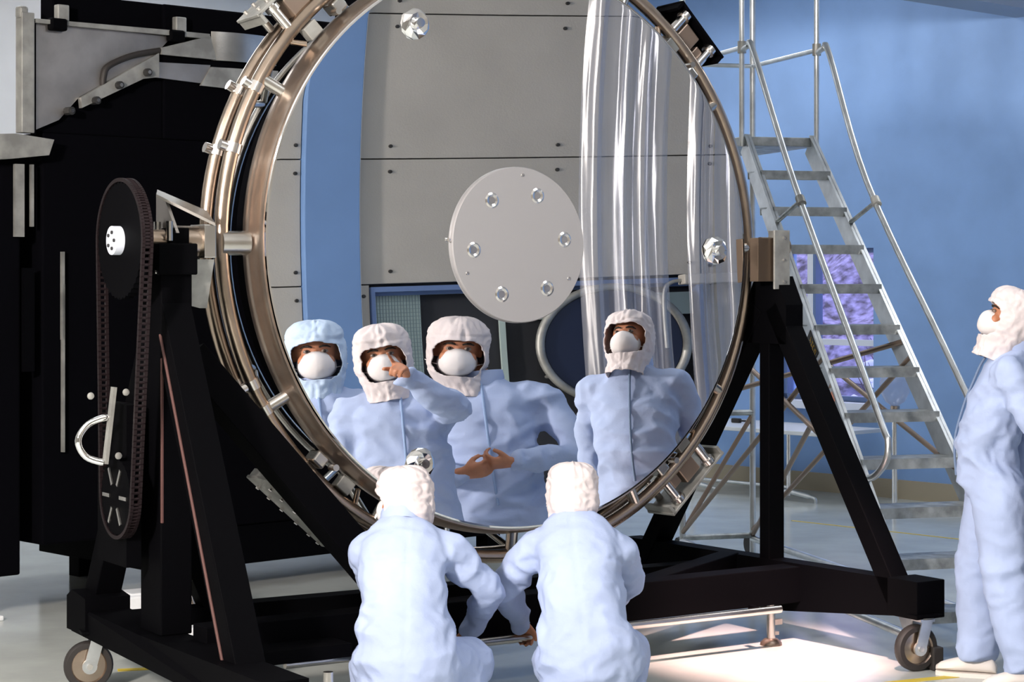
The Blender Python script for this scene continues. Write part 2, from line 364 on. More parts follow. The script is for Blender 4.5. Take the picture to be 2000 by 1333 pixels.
# ceiling lights
k = 0
for (w, e, where) in ((-9.6, 10.9, 'nearest the blue wall above the table'), (-5.6, 10.6, 'nearest the blue wall beyond the soffit'), (-10.6, 5.6, 'above the black machine'), (-4.2, 6.6, 'over the group in the mirror'), (-9.0, 7.6, 'between the mirror and the blue wall'), (-12.6, 9.8, 'at the far end by the white wall'), (-7.2, 1.6, 'above the photographer'), (-3.2, 3.0, 'towards the back of the hall')):
    t = thing('ceiling_light', 'recessed white fluorescent ceiling panel ' + where, 'ceiling light', room(w, e, CEIL), 0, 'fluorescent ceiling panels')
    bm = B(); z0, z1 = CEIL - .07, CEIL
    rbox(bm, w - .62, w - .58, e - .62, e + .62, z0, z1); rbox(bm, w + .58, w + .62, e - .62, e + .62, z0, z1); rbox(bm, w - .58, w + .58, e - .62, e - .58, z0, z1); rbox(bm, w - .58, w + .58, e + .58, e + .62, z0, z1); obj('frame', bm, 'aluminium', t)
    bm = B(); rbox(bm, w - .58, w + .58, e - .58, e + .58, CEIL - .05, CEIL - .03); obj('diffuser', bm, 'lamp_tube', t)

# ------------------------------------------------------------------ the mirror
mir = thing('telescope_mirror', 'huge round concave telescope mirror in a tubular steel ring frame', 'mirror', (MC.x, MC.y, MC.z))
RC = 15.5; sag = lambda r: RC - math.sqrt(RC * RC - r * r); S0 = sag(1.2)
bm = B(); NR, NS = 56, 224; rings = []
for j in range(NR + 1):
    r = .29 + (1.2 - .29) * j / NR
    rings.append([bm.verts.new(M(r, 2 * math.pi * i / NS, sag(r) - S0)) for i in range(NS)])
for j in range(NR): bridge(bm, rings[j], rings[j + 1])
back = [bm.verts.new(M(1.2, 2 * math.pi * i / NS, -.02)) for i in range(NS)]; bridge(bm, rings[-1], back)
obj('mirror_glass', bm, 'mirror_silver', mir, True, autos=30)
def mring(prof, n=160):
    bm = B(); rs = [[bm.verts.new(M(r, 2 * math.pi * i / n, q)) for i in range(n)] for r, q in prof]
    for i in range(len(rs)): bridge(bm, rs[i], rs[(i + 1) % len(rs)])
    return bm
obj('bevel_edge', mring([(1.2005, .001), (1.207, .0), (1.211, -.006), (1.2005, -.012)]), 'chrome', mir, True)
obj('cell_band', mring([(1.201, -.012), (1.218, -.012), (1.226, -.03), (1.224, -.07), (1.234, -.09), (1.240, -.115), (1.238, -.15), (1.225, -.172), (1.19, -.175)]), 'steel_band', mir, True)
bm = B(); lathe(bm, [(0, -.36), (1.17, -.36), (1.185, -.17), (0, -.17)], MC, MN, 96); obj('back_cover', bm, 'black_cloth', mir)
RB, QB, QA = 1.337, -.138, -.285
for q, nm in ((QB, 'front ring tube'), (QA, 'rear ring tube')):
    bm = B(); tube(bm, [M(RB, 2 * math.pi * i / 120, q) for i in range(120)], .030, 14, True); obj('ring_tube', bm, 'steel_warm', mir, True, autos=0)
bm = B(); tube(bm, [M(1.13, 2 * math.pi * i / 120, -.55) for i in range(120)], .022, 12, True); obj('back_ring', bm, 'steel', mir, True, autos=0)
for i in range(24):
    ph = 2 * math.pi * (i + .3) / 24; p = M(RB, ph, QA); q = M(1.13, ph + (.13 if i % 2 else -.13), -.55)
    bm = B(); cyl(bm, p, q, .016, n=10); obj('strut', bm, 'steel', mir, True)
for i in range(12):
    ph = R(180 + i * 30); bm = B(); cyl(bm, M(1.225, ph, -.12), M(RB, ph, QB), .026 if i else .05, n=14); obj('radial_lug', bm, 'steel', mir, True)
for i, d in enumerate((152, 163.5, 205, 210)):
    ph = R(d)
    for q in (QB, QA):
        bm = B(); p = M(RB + .0, ph, q); rad = (p - M(0, 0, q)).normalized(); tan = MN.cross(rad)
        cyl(bm, p + rad * .012, p + rad * .058, .022, n=14); cyl(bm, p - tan * .02, p + tan * .02, .036, n=16); obj('tube_collar', bm, 'bolt_bright', mir, True)
# hub cover plate
hub = None
bm = B(); lathe(bm, [(0, -.06), (.325, -.06), (.333, -.05), (.335, -.03), (.331, -.024), (0, -.024)], MC, MN, 96); hub = obj('hub_cover', bm, 'hub_plate', mir, True)
for i in range(6):
    ph = R(66 - 60 * i); c = M(.232, ph, -.024)
    bm = B(); lathe(bm, [(.016, .001), (.026, .005), (.034, .001), (.034, -.002)], c, MN, 20); lathe(bm, [(0, .0012), (.016, .0012)], c, MN, 20); obj('bolt', bm, 'bolt_bright', hub, True)
for ph, r_ in ((R(86), .30), (R(205), .29), (R(-30), .29)):
    c = M(r_, ph, -.024); bm = B(); lathe(bm, [(0, .004), (.007, .003), (.009, 0)], c, MN, 10); obj('pin', bm, 'bolt_bright', hub, True)
bm = B(); cyl(bm, M(.33, R(177), -.04), M(.352, R(177), -.03), .008); obj('latch', bm, 'bolt_bright', hub)
# three faceted chrome knobs on the mirror face
for ph in (R(119), R(-1), R(240.5)):
    c = M(1.045, ph, sag(1.045) - S0); bm = B(); n = 11
    x, y, d = basis(MN); rr = [(.066, 0), (.064, .014), (.045, .034), (.024, .030), (.02, .05), (0, .05)]; rs = []
    for kk, (r_, h_) in enumerate(rr):
        rs.append([bm.verts.new(c + d * h_ + (x * math.cos(2 * math.pi * (i + .5 * (kk % 2)) / n) + y * math.sin(2 * math.pi * (i + .5 * (kk % 2)) / n)) * max(r_, 1e-4) * random.uniform(.93, 1.05)) for i in range(n)])
    for a_, b_ in zip(rs, rs[1:]):
        for i in range(n): bm.faces.new((a_[i], a_[(i + 1) % n], b_[i])); bm.faces.new((a_[(i + 1) % n], b_[(i + 1) % n], b_[i]))
    obj('faceted_knob', bm, 'chrome', mir)
# four clamp brackets on the ring
def bracket(deg, mt, ln=.42, dk=0.):
    ph = R(deg); c0 = M(0, 0, 0); er = (M(1, ph, 0) - c0); et = MN.cross(er); P = lambda r, t, q: c0 + er * r + et * t + MN * q
    ax = (et, MN, er)
    bm = B(); box(bm, P(1.475, 0, -.21), (ln, .2, .014), ax, .003); pl = obj('clamp_plate', bm, mt, mir)
    for s_ in (-1, 1):
        bm = B(); box(bm, P(1.455, s_ * ln * .47, -.21), (.014, .2, .05), ax); obj('end_web', bm, mt, pl)
        bm = B(); cyl(bm, P(RB + .01, s_ * ln * .3, QB), P(1.475, s_ * ln * .3, QB), .022, n=16); cyl(bm, P(1.44, s_ * ln * .3, QB), P(1.462, s_ * ln * .3, QB), .032, n=16); obj('standoff', bm, 'bolt_bright', pl, True)
        bm = B(); cyl(bm, P(RB + .01, s_ * ln * .3, QA), P(1.475, s_ * ln * .3, QA), .018, n=14); obj('standoff', bm, 'steel', pl, True)
    bm = B(); box(bm, P(1.40, .02, -.2), (.1, .13, .09), ax, .006); box(bm, P(1.385, -.07, -.17), (.05, .06, .06), ax, .004); obj('clamp_block', bm, 'bronze_tube', pl)
    bm = B(); box(bm, P(1.275, .06, -.13), (.07, .05, .06), ax, .004); obj('mirror_stop', bm, 'dull_plate', pl)
    bm = B(); box(bm, P(1.272, -.1, -.14), (.06, .09, .055), ax, .008); cyl(bm, P(1.27, -.05, -.09), P(1.27, -.05, -.04), .014, n=12); obj('mirror_stop', bm, 'steel', pl)
    bm = B(); cyl(bm, P(1.25, .12, -.12), P(1.34, .19, -.16), .012, n=10); obj('link_rod', bm, 'steel_warm', pl, True)
    for t in (-.16, -.1, -.03, .05, .12, .17):
        for q in (-.27, -.15):
            bm = B(); cyl(bm, P(1.48, t * ln / .42, q), P(1.496, t * ln / .42, q), .009, n=8); obj('bolt', bm, 'bolt_bright', pl)
bracket(134, 'dull_plate'); bracket(228, 'dull_plate', .46); bracket(43, 'black_paint', .34); bracket(-47, 'dull_plate', .4)
# clamp box low on the left
ph = R(246); er = (M(1, ph, 0) - MC); et = MN.cross(er); ax = (et, MN, er); P = lambda r, t, q: MC + er * r + et * t + MN * q
bm = B(); box(bm, P(1.41, 0, -.14), (.17, .22, .16), ax, .006); cb = obj('clamp_box', bm, 'steel_sheet', mir)
bm = B(); box(bm, P(1.497, .0, -.14), (.36, .24, .014), ax, .003); obj('base_plate', bm, 'dull_plate', cb)
bm = B(); box(bm, P(1.41, 0, -.028), (.16, .004, .01), ax); obj('bright_strip', bm, 'bolt_bright', cb)
bm = B(); box(bm, P(1.45, -.14, -.16), (.1, .2, .08), ax, .004); obj('side_block', bm, 'dull_plate', cb)
# trunnion lugs
AXH = MC.z
bm = B(); box(bm, S(-1.475, 0, AXH), (.05, .14, .13), (A, Nh, UP), .004); tl = obj('trunnion_block', bm, 'steel', mir)
bm = B(); prism(bm, [S(-1.62, .08, AXH + .03), S(-1.62, -.06, AXH + .19), S(-1.62, -.12, AXH + .19), S(-1.62, -.12, AXH + .03)], A * .012); obj('gusset', bm, 'steel_sheet', tl)
bm = B(); prism(bm, [S(-1.46, .08, AXH + .07), S(-1.46, .0, AXH + .12), S(-1.64, -.06, AXH + .2), S(-1.66, -.02, AXH + .18)], UP * -.012); obj('top_gusset', bm, 'steel', tl)
bm = B(); prism(bm, [S(-1.48, .05, AXH - .07), S(-1.48, -.02, AXH - .26), S(-1.56, -.02, AXH - .24), S(-1.56, .05, AXH - .07)], A * .03); obj('lower_gusset', bm, 'dull_plate', tl)
bm = B(); cyl(bm, S(-1.46, 0, AXH), S(-1.84, 0, AXH), .045, n=24); cyl(bm, S(-1.50, 0, AXH), S(-1.62, 0, AXH), .06, n=24); obj('axle', bm, 'steel_warm', tl, True)
bm = B(); box(bm, S(1.265, .06, AXH - .06), (.10, .06, .20), (A, Nh, UP), .003); tr2 = obj('trunnion_block', bm, 'brown_plate', mir)
bm = B(); box(bm, S(1.375, .04, AXH - .06), (.02, .12, .27), (A, Nh, UP), .002); box(bm, S(1.34, .105, AXH - .06), (.09, .012, .27), (A, Nh, UP), .002); obj('bearing_plate', bm, 'dull_plate', tr2)
bm = B(); cyl(bm, S(1.30, 0, AXH), S(1.45, 0, AXH), .045, n=20); obj('axle', bm, 'steel_warm', tr2, True)
for dh in (.1, 0, -.1):
    bm = B(); cyl(bm, S(1.35, .110, AXH - .06 + dh), S(1.35, .118, AXH - .06 + dh), .006, n=8); obj('bolt', bm, 'bolt_bright', tr2)

# ------------------------------------------------------------------ the stand
st = thing('mirror_stand', 'black welded trunnion stand on casters carrying the big mirror', 'stand', (MC.x, MC.y, 0))
SAX = (A, Nh, UP)
def sbar(name, p, q, w, h, mt='black_paint', hint=None, par=None, bev=.004):
    bm = B(); bar(bm, p, q, w, h, hint or A, bev); return obj(name, bm, mt, par or st)
# left A-frame
aL = -1.62
bm = B(); box(bm, S(aL, -.02, 1.0), (.13, .2, 1.42), SAX, .006); obj('post', bm, 'black_paint', st)
bm = B(); box(bm, S(aL, 0, AXH - .07), (.16, .2, .12), SAX, .006); box(bm, S(aL + .02, .02, AXH + .0), (.08, .09, .1), SAX, .004); bh = obj('bearing_block', bm, 'black_paint', st)
for n_ in (-.06, .06):
    bm = B(); cyl(bm, S(aL - .02, n_, AXH + .0), S(aL - .02, n_, AXH + .075), .014, n=10); obj('bolt', bm, 'steel', bh)
bm = B(); cyl(bm, S(aL - .085, .07, AXH - .12), S(aL - .078, .07, AXH - .12), .01, n=10); obj('bolt', bm, 'bolt_bright', bh)
sbar('front_leg', S(aL, -.02, 1.62), S(aL, .72, .2), .12, .12)
sbar('rear_leg', S(aL, .0, 1.60), S(aL - .05, -.60, .3), .11, .11)
sbar('edge_line', S(aL - .058, .078, 1.35), S(aL - .058, .078, .72), .012, .012, 'edge_glint')  # this strip and the next stand in for light caught on leg edges
sbar('edge_line', S(aL - .062, .07, 1.44), S(aL - .062, .655, .25), .012, .012, 'edge_glint')
bm = B(); prism(bm, [S(aL - .16, -.62, .33), S(aL - .12, 0, .29), S(aL - .12, 1.1, .29), S(aL - .12, 1.1, .14), S(aL - .16, -.62, .22)], A * .17); obj('base_beam', bm, 'black_paint', st)
bm = B(); prism(bm, [S(aL - .165, -.66, .36), S(aL - .165, -.60, .39), S(aL - .165, -.45, .37), S(aL - .165, -.45, .225), S(aL - .165, -.66, .225)], A * .19); obj('corner_gusset', bm, 'black_paint', st)
# right A-frame
aR = 1.37
bm = B(); box(bm, S(aR, 0, .95), (.09, .07, 1.3), SAX, .004); obj('post', bm, 'black_paint', st)
bm = B(); prism(bm, [S(aR - .05, -.13, 1.53), S(aR - .05, -.06, 1.66), S(aR - .05, .09, 1.66), S(aR - .05, .16, 1.53), S(aR - .05, .16, 1.35), S(aR - .05, -.13, 1.35)], A * .1); obj('head_gusset', bm, 'black_paint', st)
sbar('front_leg', S(aR, .05, 1.52), S(aR, .86, .28), .09, .1)
sbar('rear_leg', S(aR, -.05, 1.52), S(aR, -.98, .22), .09, .11)
bm = B(); prism(bm, [S(aR - .05, -1.1, .34), S(aR - .05, .82, .37), S(aR - .05, 1.02, .37), S(aR - .05, 1.02, .23), S(aR - .05, .1, .13), S(aR - .05, -1.1, .12)], A * .1); rb = obj('base_beam', bm, 'black_paint', st)
bm = B(); box(bm, S(aR, .95, .30), (.16, .18, .16), SAX, .004); obj('corner_gusset', bm, 'black_paint', st)
bm = B(); lathe(bm, [(0, .004), (.008, .004), (.01, 0)], S(aR - .02, .25, .24), Nh, 10); obj('bolt', bm, 'bolt_bright', rb)
# cross members
sbar('cross_beam', S(-1.6, .25, .27), S(aR, .2, .27), .12, .16, hint=UP)
sbar('cross_beam', S(-1.6, -.45, .27), S(aR, -.5, .25), .10, .07, hint=UP)
sbar('cross_brace', S(-1.52, -.05, 1.35), S(-.62, .2, .25), .11, .13)
sbar('cross_brace', S(-1.55, -.45, 1.0), S(-1.22, -.45, .25), .09, .09)
sbar('cross_brace', S(1.32, -.25, .3), S(.4, .18, .27), .1, .12, hint=UP)
bm = B(); box(bm, S(-1.32, .32, .24), (.5, .3, .05), SAX); obj('deck_plate', bm, 'black_paint', st)
bm = B(); p0 = S(1.12, .36, .19); p1 = S(-1.3, .36, .19); cyl(bm, p0, p1, .017, n=14); obj('push_bar', bm, 'steel', st, True)
for a_ in (1.0, .2, -.75): 
    bm = B(); bar(bm, S(a_, .30, .2), S(a_, .37, .19), .025, .025); obj('bar_bracket', bm, 'black_paint', st)
# jacks
def jack(a_, n_):
    bm = B(); cyl(bm, S(a_, n_, .03), S(a_, n_, .2), .019, n=14); j = obj('levelling_jack', bm, 'steel', st, True)
    bm = B(); lathe(bm, [(0, .03), (.03, .028), (.048, .012), (.05, 0), (0, 0)], S(a_, n_, 0), UP, 24); obj('foot', bm, 'bronze_tube', j, True)
    bm = B(); box(bm, S(a_ + .035, n_, .10), (.05, .02, .025), SAX, .003); obj('lock_lever', bm, 'dull_plate', j)
    bm = B(); box(bm, S(a_ + .025, n_, .05), (.03, .02, .015), SAX, .002); obj('catch', bm, 'dull_plate', j)
jack(1.2, .2); jack(-1.25, .62)
def caster(p, ang, r=.098):
    d = V((math.cos(ang), math.sin(ang), 0)); ax = V((-d.y, d.x, 0)); c = V((p.x, p.y, r))
    bm = B(); box(bm, V((p.x, p.y, .235)) - d * .03, (.13, .12, .014), (d, ax, UP), .003); ca = obj('caster', bm, 'black_paint', st)
    bm = B(); lathe(bm, [(.07, -.022), (.09, -.022), (r, -.012), (r, .012), (.09, .022), (.07, .022)], c, ax, 36); obj('tyre', bm, 'rubber', ca, True)
    bm = B(); lathe(bm, [(0, -.026), (.02, -.026), (.022, -.016), (.066, -.012), (.074, -.022), (.074, .022), (.066, .012), (.022, .016), (.02, .026), (0, .026)], c, ax, 32); obj('wheel_disc', bm, 'steel_warm', ca, True)
    bm = B()
    for s_ in (-1, 1):
        tp = V((p.x, p.y, .215)) - d * .035 + ax * .034 * s_; bt = c + ax * .034 * s_
        bar(bm, tp, bt - UP * .01, .05, .007, ax)
        cyl(bm, bt - ax * .006, bt + ax * .006, .03, n=16)
    box(bm, V((p.x, p.y, .214)) - d * .035, (.07, .076, .012), (d, ax, UP)); obj('fork', bm, 'aluminium', ca, True)
    bm = B(); cyl(bm, c - ax * .046, c + ax * .046, .012, n=12); obj('axle_bolt', bm, 'bolt_bright', ca, True)
    bm = B(); cyl(bm, V((p.x, p.y, .218)) - d * .035, V((p.x, p.y, .23)) - d * .035, .045, n=20); obj('swivel', bm, 'dull_plate', ca, True)
caster(S(1.222, 1.0, 0) + A * .1, R(-158)); caster(V((-1.70, 8.22, 0)), R(200), .098)
# drive: sprocket, chain, lower pulley, crank
aS = -1.80
def disc_teeth(c, rad, teeth, wdt):
    bm = B(); n = teeth * 2
    for s0, s1 in ((-wdt / 2, wdt / 2),):
        a = [bm.verts.new(c + A * s0 + (Nh * math.cos(2 * math.pi * i / n) + UP * math.sin(2 * math.pi * i / n)) * (rad if i % 2 else rad * .965)) for i in range(n)]
        b = [bm.verts.new(c + A * s1 + (Nh * math.cos(2 * math.pi * i / n) + UP * math.sin(2 * math.pi * i / n)) * (rad if i % 2 else rad * .965)) for i in range(n)]
        bridge(bm, a, b); bm.faces.new(a[::-1]); bm.faces.new(b)
    return bm
c1 = S(aS, 0, AXH); c2 = S(aS, -.04, .82); r1, r2 = .225, .15
sp = obj('sprocket', disc_teeth(c1, r1, 44, .035), 'black_paint', st)
bm = B(); cyl(bm, c1 - A * .05, c1 + A * .02, .055, n=28); hb = obj('hub_cap', bm, 'frame_white', sp, True)
for k in range(5):
    t = 2 * math.pi * k / 5; q = c1 - A * .05 + (Nh * math.cos(t) + UP * math.sin(t)) * .032; bm = B(); cyl(bm, q, q - A * .006, .007, n=8); obj('bolt', bm, 'screw_dark', hb)
lp = obj('lower_sprocket', disc_teeth(c2, r2, 30, .035), 'black_paint', st)
for k in range(6):
    t = 2 * math.pi * k / 6; d_ = Nh * math.cos(t) + UP * math.sin(t); bm = B(); bar(bm, c2 - A * .022 + d_ * .05, c2 - A * .022 + d_ * .12, .014, .006, A); obj('spoke_edge', bm, 'steel', lp)
bm = B(); dvec = (c2 - c1); L_ = dvec.length; loop = []
ang0 = math.atan2(dvec.z, dvec.dot(Nh)); beta = math.acos((r1 - r2) / L_)
def cp(c, r_, t): return c + (Nh * math.cos(t) + UP * math.sin(t)) * r_
arc1 = [ang0 + beta + (2 * math.pi - 2 * beta) * i / 60 for i in range(61)]; arc2 = [ang0 - beta + 2 * beta * i / 34 for i in range(35)]
path = [cp(c1, r1 + .006, t) for t in arc1]
pA, pB = path[-1], cp(c2, r2 + .006, arc2[0]); path += [pA.lerp(pB, i / 44) for i in range(1, 44)]
path += [cp(c2, r2 + .006, t) for t in arc2]; pA, pB = path[-1], path[0]; path += [pA.lerp(pB, i / 44) for i in range(1, 44)]
for i in range(len(path)):
    p, q = path[i], path[(i + 1) % len(path)]
    for s_ in (-.016, .016): bar(bm, p.lerp(q, .08) + A * s_, p.lerp(q, .92) + A * s_, .014, .012, A)
    cyl(bm, p - A * .022, p + A * .022, .006, n=6)
ch = obj('drive_chain', bm, 'chain_dark', st)
bm = B(); tube(bm, smooth_pts([S(-1.86, .0, 1.13), S(-1.93, -.03, 1.10), S(-1.97, -.03, 1.04), S(-1.94, -.03, .98), S(-1.88, .0, .955)], 5), [.006] + [.014] * 19 + [.012], 12); crk = obj('crank_handle', bm, 'chrome', st, True)
bm = B(); bar(bm, S(-1.84, .0, 1.24), S(-1.875, .0, .95), .014, .03, Nh); obj('lever', bm, 'dull_plate', crk)
for a_, h_ in ((-1.94, 1.21), (-1.80, 1.22), (-1.83, .98)):
    bm = B(); lathe(bm, [(0, .01), (.012, .006), (.014, 0)], S(a_, .02, h_), Nh, 12); obj('rivet', bm, 'dull_plate', crk, True)
bm = B(); box(bm, S(-1.76, -.15, .86), (.06, .3, .62), SAX); obj('gear_housing', bm, 'black_paint', st)

# ------------------------------------------------------------------ black machine behind the mirror
B0 = V((-2.318, 9.92, 0)); ma = thing('black_machine', 'tall black machine with stainless shroud panels behind the mirror', 'machine', tuple(B0))
def F(t, h, off=0.): return B0 + E_ * t + W * off + UP * h
MAX_ = (E_, -W, UP)
bm = B(); box(bm, F(1.45, 1.355, -.65), (2.80, 1.3, 2.01), MAX_, .01); obj('housing', bm, 'black_cloth', ma)
bm = B(); box(bm, F(1.80, 2.705, -.65), (2.10, 1.3, .69), MAX_, .01); obj('upper_housing', bm, 'black_cloth', ma)
bm = B(); box(bm, F(.38, 2.615, -.07), (.74, .12, .51), MAX_, .006); obj('panel_backing', bm, 'black_cloth', ma)
bm = B(); box(bm, F(.44, 2.96, -.08), (.64, .12, .18), MAX_, .006); obj('header_box', bm, 'black_cloth', ma)
bm = B(); box(bm, F(2.0, .245, -.62), (2.5, 1.2, .21), MAX_, .006); obj('chassis', bm, 'black_paint', ma)
bm = B(); box(bm, F(2.6, 3.45, -.3), (.6, .5, .8), MAX_, .006); obj('top_unit', bm, 'black_cloth', ma)
for t, o_f in ((.95, -.1), (3.1, -.1), (.95, -1.1), (3.1, -1.1)):
    bm = B(); box(bm, F(t, .07, o_f), (.1, .1, .14), MAX_); obj('foot', bm, 'black_paint', ma)
bm = B(); prism(bm, [F(t, h, .012) for t, h in [(-.009, 2.894), (.782, 2.881), (.689, 2.79), (.241, 2.543), (.126, 2.423), (-.009, 2.366)]], W * .012); obj('shroud_panel', bm, 'steel_sheet', ma)
bm = B(); prism(bm, [F(t, h, .02) for t, h in [(.235, 2.537), (.689, 2.79), (.689, 2.668), (.597, 2.654), (.241, 2.487)]], W * .03); br = obj('slant_bracket', bm, 'dull_plate', ma)
for t, h in ((.169, 2.468), (.314, 2.527), (.447, 2.611), (.612, 2.686)):
    bm = B(); cyl(bm, F(t, h, .02), F(t, h, .075), .02, n=10); obj('bolt', bm, 'screw_dark', br)
    bm = B(); cyl(bm, F(t, h, .075), F(t, h, .083), .01, n=10); obj('bolt_head', bm, 'bolt_bright', br)
bm = B(); prism(bm, [F(t, h, .03) for t, h in [(.704, 2.818), (1.003, 2.902), (1.041, 2.782), (.704, 2.784)]], W * .02); obj('patch_plate', bm, 'dull_plate', ma)
bm = B(); n = 30
pr = [F(1.035 + .42 * i / n, 0, .01 + .035 * math.sin(math.pi * (i / n) ** .8)) for i in range(n + 1)]
prism(bm, [p + UP * 2.782 for p in pr], UP * .15); obj('drum_shroud', bm, 'steel', ma, True)
bm = B(); prism(bm, [F(t, h, .012) for t, h in [(.689, 2.746), (1.019, 2.754), (1.003, 2.655), (.689, 2.668)]], W * .015); obj('lower_strip', bm, 'steel_sheet', ma)
bm = B(); prism(bm, [F(t, h, .02) for t, h in [(1.019, 2.744), (1.45, 2.753), (1.45, 2.63), (.955, 2.644)]], W * .015); obj('lower_plate', bm, 'dull_plate', ma)
bm = B(); prism(bm, [F(t, h, .0) for t, h in [(-.015, 2.904), (.766, 2.912), (1.0, 2.912), (1.0, 2.886), (-.015, 2.884)]], W * .05); obj('top_rail', bm, 'dull_plate', ma)
bm = B(); box(bm, F(-.057, 2.64, .02), (.07, .06, .58), MAX_, .004); box(bm, F(-.075, 2.93, .02), (.05, .05, .06), MAX_, .012); obj('corner_post', bm, 'dull_plate', ma)
bm = B(); box(bm, F(-.015, 2.62, .025), (.012, .03, .55), MAX_); obj('gasket', bm, 'black_cloth', ma)
bm = B(); prism(bm, [F(t, h, .0) for t, h in [(-.3, 2.33), (-.15, 2.34), (.055, 2.32), (.027, 2.244), (-.181, 2.218), (-.3, 2.21)]], W * .1); obj('ledge_block', bm, 'dull_plate', ma)
for t in (.138, .825):
    bm = B(); box(bm, F(t, 2.945, .03), (.065, .04, .08), MAX_, .006); tb = obj('lift_tab', bm, 'dull_plate', ma)
    bm = B(); box(bm, F(t - .03, 2.885, .04), (.09, .05, .06), MAX_, .01); obj('latch', bm, 'black_paint', tb)
bm = B(); tube(bm, smooth_pts([F(.373, 2.60, .03), F(.373, 2.652, .035), F(.402, 2.705, .035), F(.537, 2.766, .035), F(.705, 2.805, .03)], 5), .016, 10); obj('hose', bm, 'rubber', ma, True)
bm = B(); prism(bm, [F(.7, 2.78, .012), F(1.45, 2.775, .012), F(1.45, 2.745, .012), F(.7, 2.75, .012)], W * .012); obj('black_strip', bm, 'black_paint', ma)
cab = thing('black_cabinet', 'black cabinet with thin steel edge strips at the far left', 'cabinet', tuple(F(-.7, 0, .1)))
bm = B(); box(bm, F(-.62, 1.24, -.55), (1.1, 1.1, 2.04), MAX_, .01); obj('body', bm, 'black_cloth', cab)
sx = lambda t, h0, h1, wd_, mt: (lambda b: (box(b, F(t, (h0 + h1) / 2, .018), (wd_, .02, h1 - h0), MAX_), obj('edge_line', b, mt, cab))[1])(B())
sx(.150, 1.35, 1.78, .014, 'dull_plate'); sx(.152, .80, 1.62, .012, 'dull_plate'); sx(-.02, 1.9, 2.2, .014, 'dull_plate'); sx(-.09, 1.85, 2.2, .05, 'dull_plate'); sx(-.04, 1.2, 1.7, .06, 'black_paint')
for t in (-1.0, -.25):
    for o_f in (-.15, -.95):
        bm = B(); cyl(bm, F(t, 0, o_f), F(t, .24, o_f), .03, n=12); lg = obj('leg', bm, 'steel', cab, True)
        bm = B(); box(bm, F(t, .012, o_f), (.24, .2, .024), MAX_, .006); obj('foot_plate', bm, 'white_paint', lg)
ft = thing('floor_pad', 'white floor pad with two bent steel tubes under the stand', 'floor pad', (-1.48, 9.55, 0))
bm = B(); box(bm, (-1.47, 9.58, .02), (.2, .26, .04), (A, Nh, UP), .008); obj('pad', bm, 'white_paint', ft)
for k in (0, 1):
    bm = B(); x0 = -1.52 + .035 * k; tube(bm, smooth_pts([(x0, 9.55, .04), (x0, 9.55, .10), (x0 - .03, 9.6, .18), (x0 - .08, 9.68, .36)], 4), .013, 10); obj('bent_tube', bm, 'steel_warm', ft, True)
bx_ = thing('white_block', 'small white block on the floor behind the left stand leg', 'block', (-1.85, 10.1, 0))
bm = B(); box(bm, (-1.83, 10.1, .05), (.22, .2, .1), (A, Nh, UP), .012); obj('body', bm, 'white_paint', bx_)
bm = B(); box(bm, (-1.83, 10.1, .104), (.16, .15, .01), (A, Nh, UP), .003); obj('lid', bm, 'white_paint', bx_)
# floor tape
for nm, p, q, lb in (('tape', (-1.66, 8.62), (-1.50, 8.66), 'short strip of yellow floor tape beside the left caster'), ('tape', (1.52, 8.34), (1.86, 8.5), 'yellow floor tape under the right caster'), ('tape', (1.9, 13.9), (3.4, 12.3), 'thin yellow floor line in front of the table')):
    bm = B(); bar(bm, (*p, .001), (*q, .001), .05 if nm == 'tape' and p[1] < 10 else .02, .002, UP); tag(obj('floor_tape', bm, 'yellow_tape'), lb, 'tape')

# ------------------------------------------------------------------ rolling ladder
P0 = V((1.775, 8.66, 0)); P1 = V((1.285, 11.2, 2.43)); sT = V((.96, .28, 0)); tT = V((-.28, .96, 0)); wB, wT = .56, .385
ld = thing('rolling_ladder', 'aluminium rolling warehouse ladder with handrails behind the stand', 'ladder', tuple(P0))
SL = lambda u: P0.lerp(P1, u); SR = lambda u: (P0 + sT * wB).lerp(P1 + sT * wT, u)
run = (P1 - P0).normalized(); nrm = sT.cross(run).normalized()
if nrm.z < 0: nrm = -nrm
for f_ in (SL, SR):
    bm = B(); p, q = f_(.0), f_(1.0); bar(bm, p + UP * .02, q, .022, .13, nrm.cross(run)) if False else None
    x = (q - p).normalized(); dn = (nrm - x * nrm.dot(x)).normalized(); sd = x.cross(dn)
    box(bm, (p + q) / 2 - dn * .055, (.006, .13, (q - p).length), (sd, dn, x)); box(bm, (p + q) / 2 + dn * .007 + sd * .0, (.034, .006, (q - p).length), (sd, dn, x)); obj('stringer', bm, 'aluminium', ld)
    bm = B(); box(bm, p + UP * .05, (.05, .12, .1), (sT, tT, UP), .006); obj('rubber_foot', bm, 'rubber', ld)
for k in range(1, 12):
    u = k / 12; a_, b_ = SL(u), SR(u); c = (a_ + b_) / 2; L_ = (b_ - a_).length
    d_ = (b_ - a_); d_.z = 0; d_.normalize(); t_ = UP.cross(d_)
    bm = B(); box(bm, c + t_ * .06 - UP * .004, (L_, .19, .008), (d_, t_, UP)); box(bm, c - t_ * .035 - UP * .024, (L_, .008, .048), (d_, t_, UP)); box(bm, c + t_ * .155 - UP * .02, (L_, .006, .04), (d_, t_, UP)); obj('step', bm, 'alu_dull', ld)
